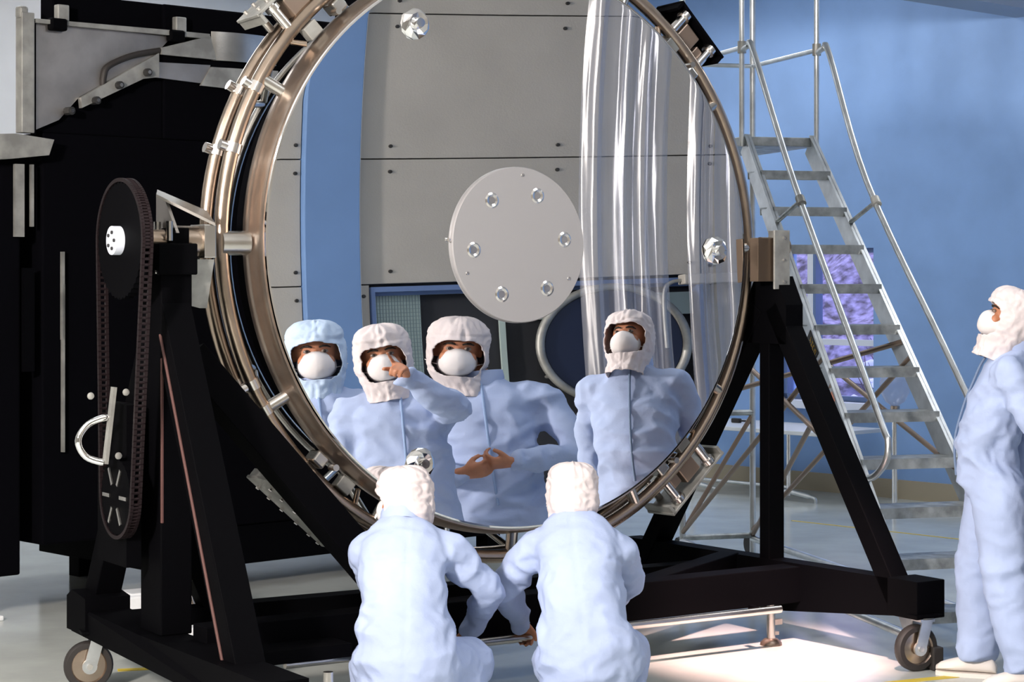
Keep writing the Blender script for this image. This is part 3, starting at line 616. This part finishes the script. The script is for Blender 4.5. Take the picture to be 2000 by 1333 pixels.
# platform
q0, q1 = P1 - sT * .03, P1 + sT * (wT + .03)
bm = B(); c = (q0 + q1) / 2 + tT * .45; box(bm, c - UP * .03, ((q1 - q0).length, .9, .05), (sT, tT, UP), .004); obj('platform', bm, 'alu_dull', ld)
posts = [q0, q1, q0 + tT * .9, q1 + tT * .9]
for i, p in enumerate(posts):
    bm = B(); cyl(bm, p - UP * (.06 if i < 2 else p.z), p + UP * 1.15, .015 if i < 2 else .018, n=12); obj('post', bm, 'aluminium', ld, True)
RH = 2.91 - 2.43
for p, q in ((0, 2), (2, 3), (3, 1)):
    for hh in (RH, 1.13):
        bm = B(); cyl(bm, posts[p] + UP * hh, posts[q] + UP * hh, .013, n=10); obj('guard_rail', bm, 'aluminium', ld, True)
for p in posts[:2]:
    bm = B(); cyl(bm, p + UP * (RH - .03), p + UP * (RH + .035), .024, n=12); obj('collar', bm, 'dull_plate', ld, True)
off = -tT * .30 + UP * .10
for f_, p in ((SL, q0), (SR, q1)):
    hr = [p + UP * (RH - .02), p + UP * (RH + .0) - tT * .09 , p + UP * (RH - .05) - tT * .17, f_(.84) + off, f_(.5) + off, f_(.36) + off, f_(.335) + off * 1.0, f_(.31) + off * .75, f_(.297) + off * .3, f_(.30)]
    bm = B(); tube(bm, smooth_pts(hr, 6), .0165, 12); h_ = obj('handrail', bm, 'aluminium', ld, True, autos=0)
    bm = B(); u = .80; cyl(bm, f_(u), f_(u) + off, .012, n=10); obj('stanchion', bm, 'alu_dull', ld, True)
    bm = B(); g_ = f_(u) + off; cyl(bm, g_ - run * .025, g_ + run * .025, .024, n=12); obj('clamp', bm, 'dull_plate', ld, True)
# undercarriage
rl, rr_ = posts[2].copy(), posts[3].copy(); rl.z = rr_.z = 0
def lbar(nm, p, q, r=.014, mt='bronze_tube'):
    bm = B(); cyl(bm, p, q, r, n=10); obj(nm, bm, mt, ld, True)
for h in (.12, .85, 1.6): lbar('cross_bar', rl + UP * h, rr_ + UP * h, .018, 'alu_dull')
for p, f_ in ((rl, SL), (rr_, SR)):
    lbar('base_rail', p + UP * .10, f_(.04), .02, 'aluminium'); lbar('brace', p + UP * .15, f_(.52)); lbar('brace', p + UP * 1.5, f_(.3))
lbar('brace', rl + UP * .15, rr_ + UP * .84); lbar('brace', rr_ + UP * .12, SL(.47)); lbar('brace', rl + UP * .9, SR(.55))
for p in (rl, rr_):
    bm = B(); ax = sT; lathe(bm, [(0, -.015), (.055, -.015), (.06, 0), (.055, .015), (0, .015)], p + UP * .06 + tT * .05, ax, 24); obj('wheel', bm, 'rubber', ld, True)
for u, l_, mt in ((.56, .16, 'label_black'), (.455, .06, 'label_red')):
    p = SL(u); x = (P1 - P0).normalized(); dn = (nrm - x * nrm.dot(x)).normalized(); sd = x.cross(dn)
    side = -1 if sd.dot(sT) > 0 else 1; c = p - dn * .055 + sd * .0045 * side
    bm = B(); box(bm, c, (.002, .05, l_), (sd, dn, x)); lb = obj('warning_label', bm, mt, ld)
    if mt == 'label_black':
        for k in range(4):
            cc = c + sd * .0015 * side + x * (.035 - .028 * k); bm = B()
            for (i0, j0, i1, j1) in (((-1, -1, 1, 1), (-1, 1, 0, 0)), ((-1, -1, -1, 1), (-1, 0, 1, 0), (1, -1, 1, 1)), ((-1, -1, -1, 1), (-1, 1, 1, 1), (1, 1, 1, -1)), ((-1, -1, 1, -1), (-1, 1, 1, 1), (1, -1, 1, 1)))[k]:
                bar(bm, cc + dn * i0 * .012 + x * j0 * .008, cc + dn * i1 * .012 + x * j1 * .008 + V((0, 0, 1e-5)), .003, .004, sd)
            obj('letter', bm, 'label_yellow', lb)

# ------------------------------------------------------------------ table, chrome post
tb = thing('white_table', 'low white table with chrome pedestal legs below the window', 'table', tuple(room(-10.0, EB - .55, 0)))
bm = B(); rbox(bm, -10.75, -9.12, EB - .85, EB - .16, .50, .53, .004); obj('table_top', bm, 'table_white', tb)
for w in (-10.5, -9.55):
    bm = B(); p = room(w, EB - .72, 0); cyl(bm, p + UP * .04, p + UP * .5, .018, n=14); lg = obj('leg', bm, 'chrome', tb, True)
    bm = B()
    for s_ in (-1, 1):
        tube(bm, smooth_pts([p + UP * .07, p + W * .15 * s_ + UP * .05, p + W * .24 * s_ + UP * .035, p + W * .25 * s_ + UP * .0], 4), [.018] * 6 + [.012] * 7, 8)
    obj('foot', bm, 'aluminium', lg, True)
bm = B(); cyl(bm, room(-10.5, EB - .72, .1), room(-9.55, EB - .72, .1), .012, n=8); obj('stretcher', bm, 'aluminium', tb)
for k, (w, e, lb) in enumerate(((-10.63, EB - .6, 'black hand tool lying at the left end of the table'), (-10.22, EB - .5, 'black hand tool lying mid-table behind the stand post'))):
    t = thing('hand_tool', lb, 'tool', tuple(room(w, e, .53)))
    bm = B(); rbox(bm, w - .06, w + .02, e - .02, e + .02, .53, .565, .008); obj('grip', bm, 'rubber', t)
    bm = B(); cyl(bm, room(w + .02, e, .548), room(w + .09, e, .548), .008, n=8); obj('shaft', bm, 'screw_dark', t)
cp_ = thing('chrome_post', 'chrome floor post with a clear glass bulb on top, beside the table', 'post', (2.747, 14.69, 0))
c = V((2.747, 14.69, 0))
bm = B(); lathe(bm, [(0, 0), (.15, 0), (.15, .015), (.03, .03), (0, .03)], c, UP, 32); obj('base', bm, 'chrome', cp_, True)
bm = B(); cyl(bm, c + UP * .02, c + UP * .62, .022, n=20); obj('pole', bm, 'chrome', cp_, True)
bm = B(); lathe(bm, [(0, .62), (.035, .62), (.03, .65), (.034, .72), (.034, .73), (0, .73)], c, UP, 24); obj('cup', bm, 'steel_warm', cp_, True)
bm = B(); lathe(bm, [(.025, .73), (.07, .76), (.105, .83), (.11, .90), (.085, .97), (.04, 1.01), (0, 1.02)], c, UP, 28); obj('bulb', bm, 'clear_vinyl', cp_, True)

# ------------------------------------------------------------------ people
def loft(bm, secs, right=(1, 0, 0), n=18):
    """closed tube through (centre, rx, ry); rx along right, ry along front"""
    cs = [V(s_[0]) for s_ in secs]; rings = []
    for i, s_ in enumerate(secs):
        d = (cs[min(i + 1, len(cs) - 1)] - cs[max(i - 1, 0)]).normalized(); r_ = V(right)
        if abs(r_.dot(d)) > .95: r_ = V((0, 1, 0))
        x = (r_ - d * r_.dot(d)).normalized(); y = d.cross(x)
        rings.append(ringv(bm, cs[i], x, y, s_[1], s_[2], n))
    for a, b in zip(rings, rings[1:]): bridge(bm, a, b)
    for ends, c, s_, sg in ((rings[0], cs[0], secs[0], -1), (rings[-1], cs[-1], secs[-1], 1)):
        k = bm.verts.new(c + (cs[1] - cs[0]).normalized() * sg * min(s_[1], s_[2]) * .5 if sg < 0 else c + (cs[-1] - cs[-2]).normalized() * min(s_[1], s_[2]) * .5)
        for i in range(n): bm.faces.new((ends[i], ends[(i + 1) % n], k))
def limb(bm, pts, rads, n=16):
    pts = [V(p) for p in pts]
    for i in range(len(pts) - 1):
        a, b = pts[i], pts[i + 1]
        if (b - a).length < 1e-4: continue
        loft(bm, [(a.lerp(b, t), rads[i] + (rads[i + 1] - rads[i]) * t, rads[i] + (rads[i + 1] - rads[i]) * t) for t in (0, .25, .5, .75, 1)], (.3, .2, .93), n)
    for p, r_ in list(zip(pts, rads))[1:-1]: bmesh.ops.create_icosphere(bm, subdivisions=2, radius=r_ * 1.0, matrix=Matrix.Translation(p))
def ell(bm, c, r, mtx=None, sub=3):
    m4 = (mtx or Matrix.Identity(4)) @ Matrix.Translation(V(c)) @ Matrix.Diagonal((*r, 1)); bmesh.ops.create_icosphere(bm, subdivisions=sub, radius=1, matrix=m4)
def hand(bm, wrist, dirv, palm, side, curl=.5, point=False, sp=1.):
    d = V(dirv).normalized(); pn = V(palm); pn = (pn - d * pn.dot(d)).normalized(); lat = d.cross(pn) * (1 if side > 0 else -1)   # lat points to the thumb side
    w = V(wrist); r0 = lat
    loft(bm, [(w - d * .03, .026, .02), (w, .028, .019), (w + d * .03, .036, .018), (w + d * .07, .041, .016), (w + d * .088, .038, .013)], r0, 14)
    for k, (o_, L_) in enumerate(((.031, .078), (.0105, .086), (-.0105, .08), (-.031, .064))):
        c_ = curl if not (point and k == 0) else .04
        p = w + d * .082 + lat * o_; dd = (d + lat * o_ * 2.2 * sp).normalized(); pts = [p - dd * .012, p]; a_ = 0
        for sgm in (.45, .3, .25):
            a_ += c_ * 1.25; v = dd * math.cos(a_) + pn * math.sin(a_); p = p + v * L_ * sgm; pts.append(p)
        loft(bm, [(q, .0095 - .0007 * i, .0095 - .0007 * i) for i, q in enumerate(pts)], lat, 10)
    p = w + d * .028 + lat * .024; t1 = (d * .72 + lat * .62 + pn * (.25 + curl * .35)).normalized(); t2 = (d * .9 + lat * .1 + pn * (.3 + curl * .5)).normalized()
    loft(bm, [(p - t1 * .01, .014, .014), (p + t1 * .022, .0135, .0125), (p + t1 * .042, .0115, .011), (p + t1 * .042 + t2 * .03, .0095, .009)], lat, 10)
def remesh(bm, vox, sm=2):
    me = bpy.data.meshes.new('tmp'); bmesh.ops.recalc_face_normals(bm, faces=bm.faces); bm.to_mesh(me); bm.free(); o = bpy.data.objects.new('tmp', me); col.objects.link(o)
    md = o.modifiers.new('r', 'REMESH'); md.mode = 'VOXEL'; md.voxel_size = vox
    dg = bpy.context.evaluated_depsgraph_get(); m2 = bpy.data.meshes.new_from_object(o.evaluated_get(dg)); bpy.data.objects.remove(o); bpy.data.meshes.remove(me)
    b2 = B(); b2.from_mesh(m2); bpy.data.meshes.remove(m2)
    for _ in range(sm): bmesh.ops.smooth_vert(b2, verts=b2.verts, factor=.5, use_axis_x=True, use_axis_y=True, use_axis_z=True)
    return b2
def wrinkle(bm, joints, seed, amp=.0035, jamp=.010, seams=()):
    bm.normal_update(); sv = V((seed * 3.1, seed * 1.7, seed * .9)); out = []
    for v in bm.verts:
        p = v.co; w = sum(math.exp(-((p - j).length / .13) ** 2) for j in joints); w = min(w, 1.)
        q = V((p.x * 5.5, p.y * 5.5, p.z * 8.5)) + sv + noise.noise_vector(p * 4 + sv) * .5
        n1 = 1 - abs(noise.noise(q)) * 2.2; n2 = 1 - abs(noise.noise(q * 2.3)) * 2
        d = (amp + jamp * w) * n1 + (amp * .6 + jamp * .4 * w) * n2 - (amp + jamp * w) * .7
        for pt, nr in seams:
            x = (p - V(pt)).dot(V(nr)); d -= .004 * math.exp(-(x / .006) ** 2)
        out.append((v, v.normal * d))
    for v, d in out: v.co += d
    for _ in range(1): bmesh.ops.smooth_vert(bm, verts=bm.verts, factor=.3, use_axis_x=True, use_axis_y=True, use_axis_z=True)

def hood_mesh(opening=True, zh=.042, zl=-.108, wide=50, neck=-.2, seed=0, lean=(0, 0)):
    bm = B(); nz, na = 66, 96; g = []
    for j in range(nz + 1):
        z = neck + (.136 - neck) * j / nz
        if z > -.03:
            k = max(0., 1 - (max(z, 0) / .1365) ** 3.4) ** (1 / 2.6); rx, ryf, ryb = .103 * k, .112 * k, .122 * k
        else:
            t = min(1, (-.03 - z) / .14); t = t * t * (3 - 2 * t); rx, ryf, ryb = .103 - .022 * t, .112 - .03 * t, .122 - .03 * t
        row = []
        for i in range(na):
            a = 2 * math.pi * i / na; ry = ryf if math.cos(a) > 0 else ryb
            cs_, sn = math.cos(a), math.sin(a); pw = 2.25; rr = (abs(cs_) ** pw + abs(sn) ** pw) ** (-1 / pw)
            p = V((sn * rx * rr, cs_ * ry * rr - .004, z)); f = .010 * noise.noise(V((sn * 2.4, cs_ * 2.4, z * 14)) + V((seed, 0, 0))) + .006 * (1 - 2 * abs(noise.noise(V((sn * 4, cs_ * 4, z * 30)) + V((seed, 3, 0))))) + .004 * math.exp(-(sn / .05) ** 2) - .004 * math.exp(-((z + .075) / .008) ** 2) - .003 * math.exp(-((z - .06) / .005) ** 2)
            p += V((sn, cs_, .3)) * f
            low = max(0, (-.08 - z) / .12); p.x += lean[0] * low; p.y += lean[1] * low
            row.append(bm.verts.new(p))
        g.append(row)
    top = bm.verts.new((0, -.004, .138)); zc, zr = (zh + zl) / 2, (zh - zl) / 2
    for j in range(nz):
        z = neck + (.136 - neck) * (j + .5) / nz
        for i in range(na):
            a = (i + .5) / na * 360; a = a - 360 if a > 180 else a
            if opening and abs(a / wide) ** 3.5 + abs((z - zc) / zr) ** 3.5 < 1: continue
            bm.faces.new((g[j][i], g[j][(i + 1) % na], g[j + 1][(i + 1) % na], g[j + 1][i]))
    for i in range(na): bm.faces.new((g[nz][i], g[nz][(i + 1) % na], top))
    bmesh.ops.delete(bm, geom=[v for v in bm.verts if not v.link_faces], context='VERTS')
    be = [v for v in bm.verts if v.is_boundary]
    for _ in range(3): bmesh.ops.smooth_vert(bm, verts=be, factor=.5, use_axis_x=True, use_axis_y=True, use_axis_z=True)
    return bm
def xf(bm, mtx): bmesh.ops.transform(bm, matrix=mtx, verts=bm.verts)

def person(label, loc, yaw, P, group='cleanroom crew'):
    """P: pose in the person's own frame (x right, y front, z up)"""
    s = P.get('s', 1.); seed = P.get('seed', 1)
    Rt = (lambda p: V(p) * s)
    hm = Matrix.Translation(Rt(P['head'])) @ Matrix.Rotation(R(P.get('hyaw', 0)), 4, 'Z') @ Matrix.Rotation(R(P.get('hpitch', 0)), 4, 'X') @ Matrix.Rotation(R(P.get('hroll', 0)), 4, 'Y') @ Matrix.Scale(s * P.get('hs', 1.), 4)
    # ---- body: head, neck, hidden trunk and limbs, hands
    bm = B()
    ell(bm, (0, -.008, .018), (.074, .09, .097), hm); ell(bm, (0, .012, -.05), (.058, .07, .07), hm); ell(bm, (0, .084, -.02), (.013, .02, .03), hm, 2); ell(bm, (0, .068, .032), (.05, .016, .014), hm, 2)
    for sd in (-1, 1): ell(bm, (sd * .04, .058, -.03), (.026, .026, .028), hm, 2); ell(bm, (sd * .078, -.012, -.005), (.009, .018, .03), hm, 2)
    tor = [(Rt(c), a * s, b * s) for c, a, b in P['torso']]
    tr_ = P.get('tright', (1, 0, 0)); nb = tor[-1][0]
    loft(bm, [(nb - UP * .05 * s, .05 * s, .05 * s), (nb, .052 * s, .052 * s), (hm @ V((0, -.015, -.05)), .05 * s, .052 * s)])
    loft(bm, [(c, a * .6, b * .6) for c, a, b in tor[:-1]] + [(tor[-1][0], .05 * s, .05 * s)], tr_)
    for sd in (-1, 1):
        sh, el, wr = [Rt(p) for p in P['armR' if sd > 0 else 'armL']]
        limb(bm, [nb - UP * .08 * s, sh.lerp(tor[-3][0], .3), sh, el, wr], [.035 * s, .035 * s, .04 * s, .03 * s, .025 * s], 12)
        hd = P['handR' if sd > 0 else 'handL']; hand(bm, wr, hd[0], hd[1], sd, hd[2], hd[3] if len(hd) > 3 else False)
        hp, kn, an = [Rt(p) for p in P['legR' if sd > 0 else 'legL']]; limb(bm, [tor[0][0], hp, kn, an], [.06 * s, .065 * s, .05 * s, .035 * s], 12)
    body = obj('person', remesh(bm, .006, 2), 'skin', None, True, autos=0)
    body.location = loc; body.rotation_euler = (0, 0, yaw); tag(body, label, 'person', group)
    ob = lambda nm, b, mt, sm=True, par=None, au=40: obj(nm, b, mt, par or body, sm, True, au)
    # ---- coverall
    bm = B(); loft(bm, tor, tr_, 28); jn = []
    for sd in (-1, 1):
        sh, el, wr = [Rt(p) for p in P['armR' if sd > 0 else 'armL']]; ins = sh.lerp(tor[-3][0], .45)
        limb(bm, [ins, sh, el, wr], [.078 * s, .074 * s, .06 * s, .046 * s], 18); jn += [el, sh.lerp(tor[-3][0], .25) - UP * .06, wr]
        hp, kn, an = [Rt(p) for p in P['legR' if sd > 0 else 'legL']]; limb(bm, [tor[0][0].lerp(hp, .6), hp, kn, an], [.115 * s, P.get('thigh', .118) * s, .098 * s, .088 * s], 20); jn += [kn, an]
    jn += [tor[1][0] + V((0, .1, 0)), tor[2][0] + V((.12, 0, 0)), tor[2][0] - V((.12, 0, 0))]
    b2 = remesh(bm, .0105, 4); wrinkle(b2, jn, seed, P.get('amp', .0045), P.get('jamp', .011), [(Rt(a), b) for a, b in P.get('seams', ())]); cov = ob('coverall', b2, 'cov_blue', au=0)
    # collar
    up = (tor[-1][0] - tor[-2][0]).normalized(); cx = V(tr_); cx = (cx - up * cx.dot(up)).normalized(); cy = up.cross(cx); bm = B(); rs = []
    cc = tor[-1][0]
    for r_, h_ in ((.083, -.03), (.088, 0), (.084, .032), (.081, .034), (.078, .03), (.078, -.02)):
        rs.append([bm.verts.new(cc + up * h_ * s + (cx * math.cos(2 * math.pi * i / 32) * r_ + cy * math.sin(2 * math.pi * i / 32) * (r_ + .008)) * s) for i in range(32)])
    for a, b in zip(rs, rs[1:]): bridge(bm, a, b)
    bridge(bm, rs[-1], rs[0]); ob('collar', bm, 'cov_seam' if P.get('collar') else 'cov_blue', par=cov)
    # zip down the front
    if P.get('zip', True):
        bm = B(); pts = []
        for i, (c, a, b_) in enumerate(tor[1:], 1):
            d = (tor[min(i + 1, len(tor) - 1)][0] - tor[i - 1][0]).normalized(); x = V(tr_); x = (x - d * x.dot(d)).normalized(); y = d.cross(x); sg = 1 if y.y > -.5 else -1
            pts.append(c + y * sg * (b_ + .004))
        tube(bm, smooth_pts(pts, 6), .0055, 8); ob('zip_flap', bm, 'zip_dark' if P.get('zipdark') else 'cov_seam', par=cov)
    # hood
    if True:
        bm = hood_mesh(True, P.get('zh', .042), -.108, P.get('wide', 50), P.get('neck', -.19), seed, P.get('lean', (0, 0))); xf(bm, hm); hd_ = ob('hood', bm, P.get('hood', 'hood_white'), au=0)
        md = hd_.modifiers.new('thick', 'SOLIDIFY'); md.thickness = .004; md.offset = -1
    # mask
    bm = B(); rs = []
    for k in range(9):
        t = k / 8; y = .058 + .066 * math.sin(t * math.pi / 2) ** .9; rr = math.cos(t * math.pi / 2) ** .75
        if k == 8: rs.append([bm.verts.new((0, y, -.052))]); break
        rs.append([bm.verts.new((math.cos(2 * math.pi * i / 32) * .066 * rr, y - .018 * abs(math.cos(2 * math.pi * i / 32)) * (1 - t) * 1.2, -.052 + math.sin(2 * math.pi * i / 32) * (.064 if math.sin(2 * math.pi * i / 32) > 0 else .056) * rr)) for i in range(32)])
    rim = [bm.verts.new(v.co * 1.0 + V((v.co.x * .06, -.004, (v.co.z + .052) * .06))) for v in rs[0]]; bridge(bm, rim, rs[0])
    for a, b in zip(rs, rs[1:]):
        if len(b) == 1:
            for i in range(32): bm.faces.new((a[i], a[(i + 1) % 32], b[0]))
        else: bridge(bm, a, b)
    xf(bm, hm); mk = ob('mask', bm, 'mask_white', au=0); md = mk.modifiers.new('thick', 'SOLIDIFY'); md.thickness = .003
    bm = B(); tube(bm, [V((x, .098 - abs(x) * .35, -.004 - x * x * 12)) for x in (-.02, -.01, 0, .01, .02)], .0022, 6); xf(bm, hm); ob('nose_clip', bm, 'alu_dull', par=mk)
    for sd in (-1, 1):
        bm = B(); tube(bm, [V((sd * .064, .045, -.06)), V((sd * .09, .01, -.055)), V((sd * .108, -.04, -.045))], .0018, 6); xf(bm, hm); ob('strap', bm, 'label_red' if False else 'mask_white', par=mk)
        bm = B(); ell(bm, (sd * .031, .0735, .008), (.0135, .0105, .0085), None, 2); xf(bm, hm); ey = ob('eye', bm, 'eye_shaded', au=0)
        bm = B(); ell(bm, (sd * .031, .0815, .008), (.0062, .0045, .0062), None, 2); xf(bm, hm); ob('iris', bm, 'iris', par=ey, au=0)
        bm = B(); tube(bm, [V((sd * .012, .0845, .024)), V((sd * .025, .084, .029)), V((sd * .04, .074, .029)), V((sd * .052, .061, .023))], [.003, .0046, .0042, .002], 8); xf(bm, hm); ob('eyebrow', bm, 'brow')
        # shoes
        hp, kn, an = [Rt(p) for p in P['legR' if sd > 0 else 'legL']]; td = V(P.get('toeR' if sd > 0 else 'toeL', (0, 1, 0))).normalized(); fz = P.get('shoez', 0) ; sup = V(P.get('soleup', (0, 0, 1)))
        o_ = an - sup * an.z if not P.get('kneel') else an - sup * .045
        if not P.get('kneel'): o_.z = 0
        xs = td.cross(sup).normalized(); bm = B()
        prof = [(-.085, .026, .06), (-.065, .036, .09), (-.01, .038, .1), (.04, .041, .098), (.09, .045, .082), (.13, .043, .070), (.162, .034, .058), (.183, .018, .042)]; rs = []
        for (t, w_, h_) in prof:
            r_ = []
            for i in range(16):
                a = 2 * math.pi * i / 16; z = .022 + (h_ - .022) * (.5 + .5 * math.sin(a)); r_.append(bm.verts.new(o_ + td * t * s + xs * math.cos(a) * w_ * (1.05 if math.sin(a) < 0 else .9) * s + sup * z * s))
            rs.append(r_)
        for a, b in zip(rs, rs[1:]): bridge(bm, a, b)
        bm.faces.new(rs[0][::-1]); bm.faces.new(rs[-1]); sho = ob('shoe', bm, 'shoe_white', au=60)
        bm = B(); lo = [o_ + td * t * s + xs * w_ * 1.06 * s for t, w_, h_ in prof] + [o_ + td * t * s - xs * w_ * 1.06 * s for t, w_, h_ in reversed(prof)]; prism(bm, lo, sup * .02 * s); ob('sole', bm, 'shoe_white', False, sho)
        bm = B()
        tube(bm, [o_ + td * (-.06) * s + xs * sd * .045 * s + sup * .075 * s, o_ + td * .0 * s + xs * sd * .048 * s + sup * .04 * s, o_ + td * .07 * s + xs * sd * .05 * s + sup * .035 * s], .006, 6); ob('stripe', bm, 'shoe_navy', par=sho)
    return body

def stand_torso(lean=0., belly=0., dx=0.):
    L_ = []
    for z, a, b in ((.84, .150, .115), (.93, .180, .135), (1.05, .178, .132), (1.18, .188, .136), (1.30, .200, .132), (1.385, .192, .118), (1.44, .130, .095), (1.485, .078, .072)):
        y = lean * (z - .9) + belly * math.exp(-((z - 1.05) / .2) ** 2); L_.append(((dx * (z - .9), y, z), a, b))
    return L_
yaw_to = lambda d: math.atan2(-d[0], d[1])

# the man standing at the right, hands by his sides, looking up at the mirror
lean = -.10
std_legs = dict(legR=((.095, 0, .88), (.1, .02, .49), (.11, 0, .085)), legL=((-.095, 0, .88), (-.1, .02, .49), (-.11, 0, .085)))
person('person in blue coverall and white hood standing at the right beside the ladder, looking up', (1.985, 8.35, 0), yaw_to((-.96, .28)), dict(
    s=.925, seed=3, head=(-.01, -.045, 1.61), hpitch=20, hyaw=9, torso=stand_torso(lean, .07), lean=(0, .02), neck=-.2,
    armR=((.19, -.05, 1.375), (.255, -.12, 1.09), (.24, -.07, .84)), armL=((-.19, -.05, 1.375), (-.255, -.20, 1.09), (-.20, -.27, .86)),
    handR=((0, .1, -1), (-1, 0, 0), .45), handL=((0, .05, -1), (1, 0, 0), .45),
    legR=((.095, .02, .88), (.12, .10, .49), (.12, .10, .085)), legL=((-.095, .0, .88), (-.13, -.03, .49), (-.15, -.12, .085)), toeR=(.1, 1, 0), toeL=(-.25, 1, 0),
    zipdark=True, amp=.006, jamp=.015, zh=.04, wide=62))
# the three who stand outside the frame and show in the mirror
person('person with white hood tinted bluish as shade, standing leftmost in the mirror reflection', (2.81, 6.66, 0), yaw_to((-.916, .396)), dict(
    s=.985, seed=11, head=(0, .03, 1.62), hpitch=-2, torso=stand_torso(.02), hood='hood_shaded', wide=52, zh=.04, amp=.007, jamp=.015, hs=1.05,
    armR=((.19, 0, 1.38), (.26, -.05, 1.10), (.24, .06, .86)), armL=((-.19, 0, 1.38), (-.26, -.05, 1.10), (-.24, .06, .86)),
    handR=((0, .2, -1), (-1, 0, 0), .45), handL=((0, .2, -1), (1, 0, 0), .45), **std_legs))
person('person pointing a raised bare hand, seen second from left in the mirror', (2.568, 7.075, 0), yaw_to((-.88, .47)), dict(
    s=.96, seed=17, head=(-.05, .07, 1.605), hpitch=-3, hyaw=6, hroll=-5, torso=stand_torso(.05), wide=47, zh=.036, hs=1.05,
    armR=((.18, .03, 1.375), (.20, .27, 1.335), (.0, .43, 1.485)), armL=((-.19, 0, 1.375), (-.25, .02, 1.10), (-.2, .16, .88)),
    handR=((-.22, .80, .55), (-.5, .0, -.8), .95, True), handL=((0, .3, -1), (1, 0, 0), .45), amp=.007, jamp=.018, **std_legs))
person('tall person with clasped bare hands, third from left in the mirror', (3.645, 6.94, 0), yaw_to((-.90, .43)), dict(
    s=1.0, seed=23, head=(-.09, .06, 1.615), hpitch=-6, hroll=7, torso=stand_torso(.02, 0, -.03), wide=52, zh=.038, lean=(.05, 0), hs=1.05,
    armR=((.20, 0, 1.385), (.315, .04, 1.13), (.075, .27, 1.10)), armL=((-.19, 0, 1.385), (-.27, .05, 1.12), (-.12, .27, 1.07)),
    handR=((-.95, .22, .0), (0, -.5, .8), .7), handL=((.93, .22, .1), (0, -.75, .5), .7), amp=.007, jamp=.018, **std_legs))
# two crouching in front
def kneel(lean_x=0.):
    L_ = []
    for z, y, a, b in ((.14, -.06, .165, .13), (.23, -.05, .195, .155), (.34, -.01, .180, .148), (.46, .04, .160, .138), (.56, .09, .166, .136), (.635, .13, .168, .120), (.69, .165, .125, .098), (.725, .19, .080, .074)):
        L_.append(((lean_x * (z - .2), y, z), a, b))
    return L_
kn_legs = dict(legR=((.10, -.03, .20), (.225, .18, .18), (.14, -.05, .06)), legL=((-.09, -.03, .20), (-.13, .19, .17), (-.10, -.05, .06)), toeR=(0, .1, -1), toeL=(0, .1, -1), soleup=(0, 1, .1))
person('person crouching at the left before the mirror, seen from behind, head turned left', (-.392, 7.64, 0), 0, dict(
    s=1.0, seed=31, head=(-.025, .22, .805), hyaw=70, hpitch=-6, torso=kneel(-.05), kneel=True, zip=False, neck=-.17, wide=60, thigh=.115, hs=.92,
    armR=((.158, .15, .61), (.305, .26, .45), (.225, .50, .255)), armL=((-.155, .15, .61), (-.15, .36, .46), (0, .52, .34)),
    handR=((-.1, .55, -.30), (0, .3, -1), .6), handL=((.3, .9, -.3), (0, 0, -1), .6), amp=.006, jamp=.014, seams=(((0, .1, .565), (0, .3, 1)), ((0, -.2, .3), (1, 0, 0))), **kn_legs))
person('person crouching right of the other before the mirror, back to camera, left hand on bar', (.30, 7.80, 0), R(-3), dict(
    s=1.0, seed=37, head=(-.075, .22, .80), hyaw=4, hpitch=-10, torso=kneel(-.14), kneel=True, zip=False, neck=-.17, wide=50, thigh=.115, hs=.95,
    armR=((.10, .15, .60), (.15, .34, .46), (.1, .52, .36)), armL=((-.225, .15, .60), (-.34, .25, .43), (-.285, .45, .255)),
    handR=((-.3, .9, -.3), (0, 0, -1), .6), handL=((.1, .65, -.35), (0, .3, -1), .75), amp=.006, jamp=.014, seams=(((0, .1, .555), (0, .3, 1)), ((-.02, -.2, .3), (1, 0, .14))), **{**kn_legs, 'legR': ((.09, -.03, .20), (.13, .30, .17), (.11, -.05, .06))}))
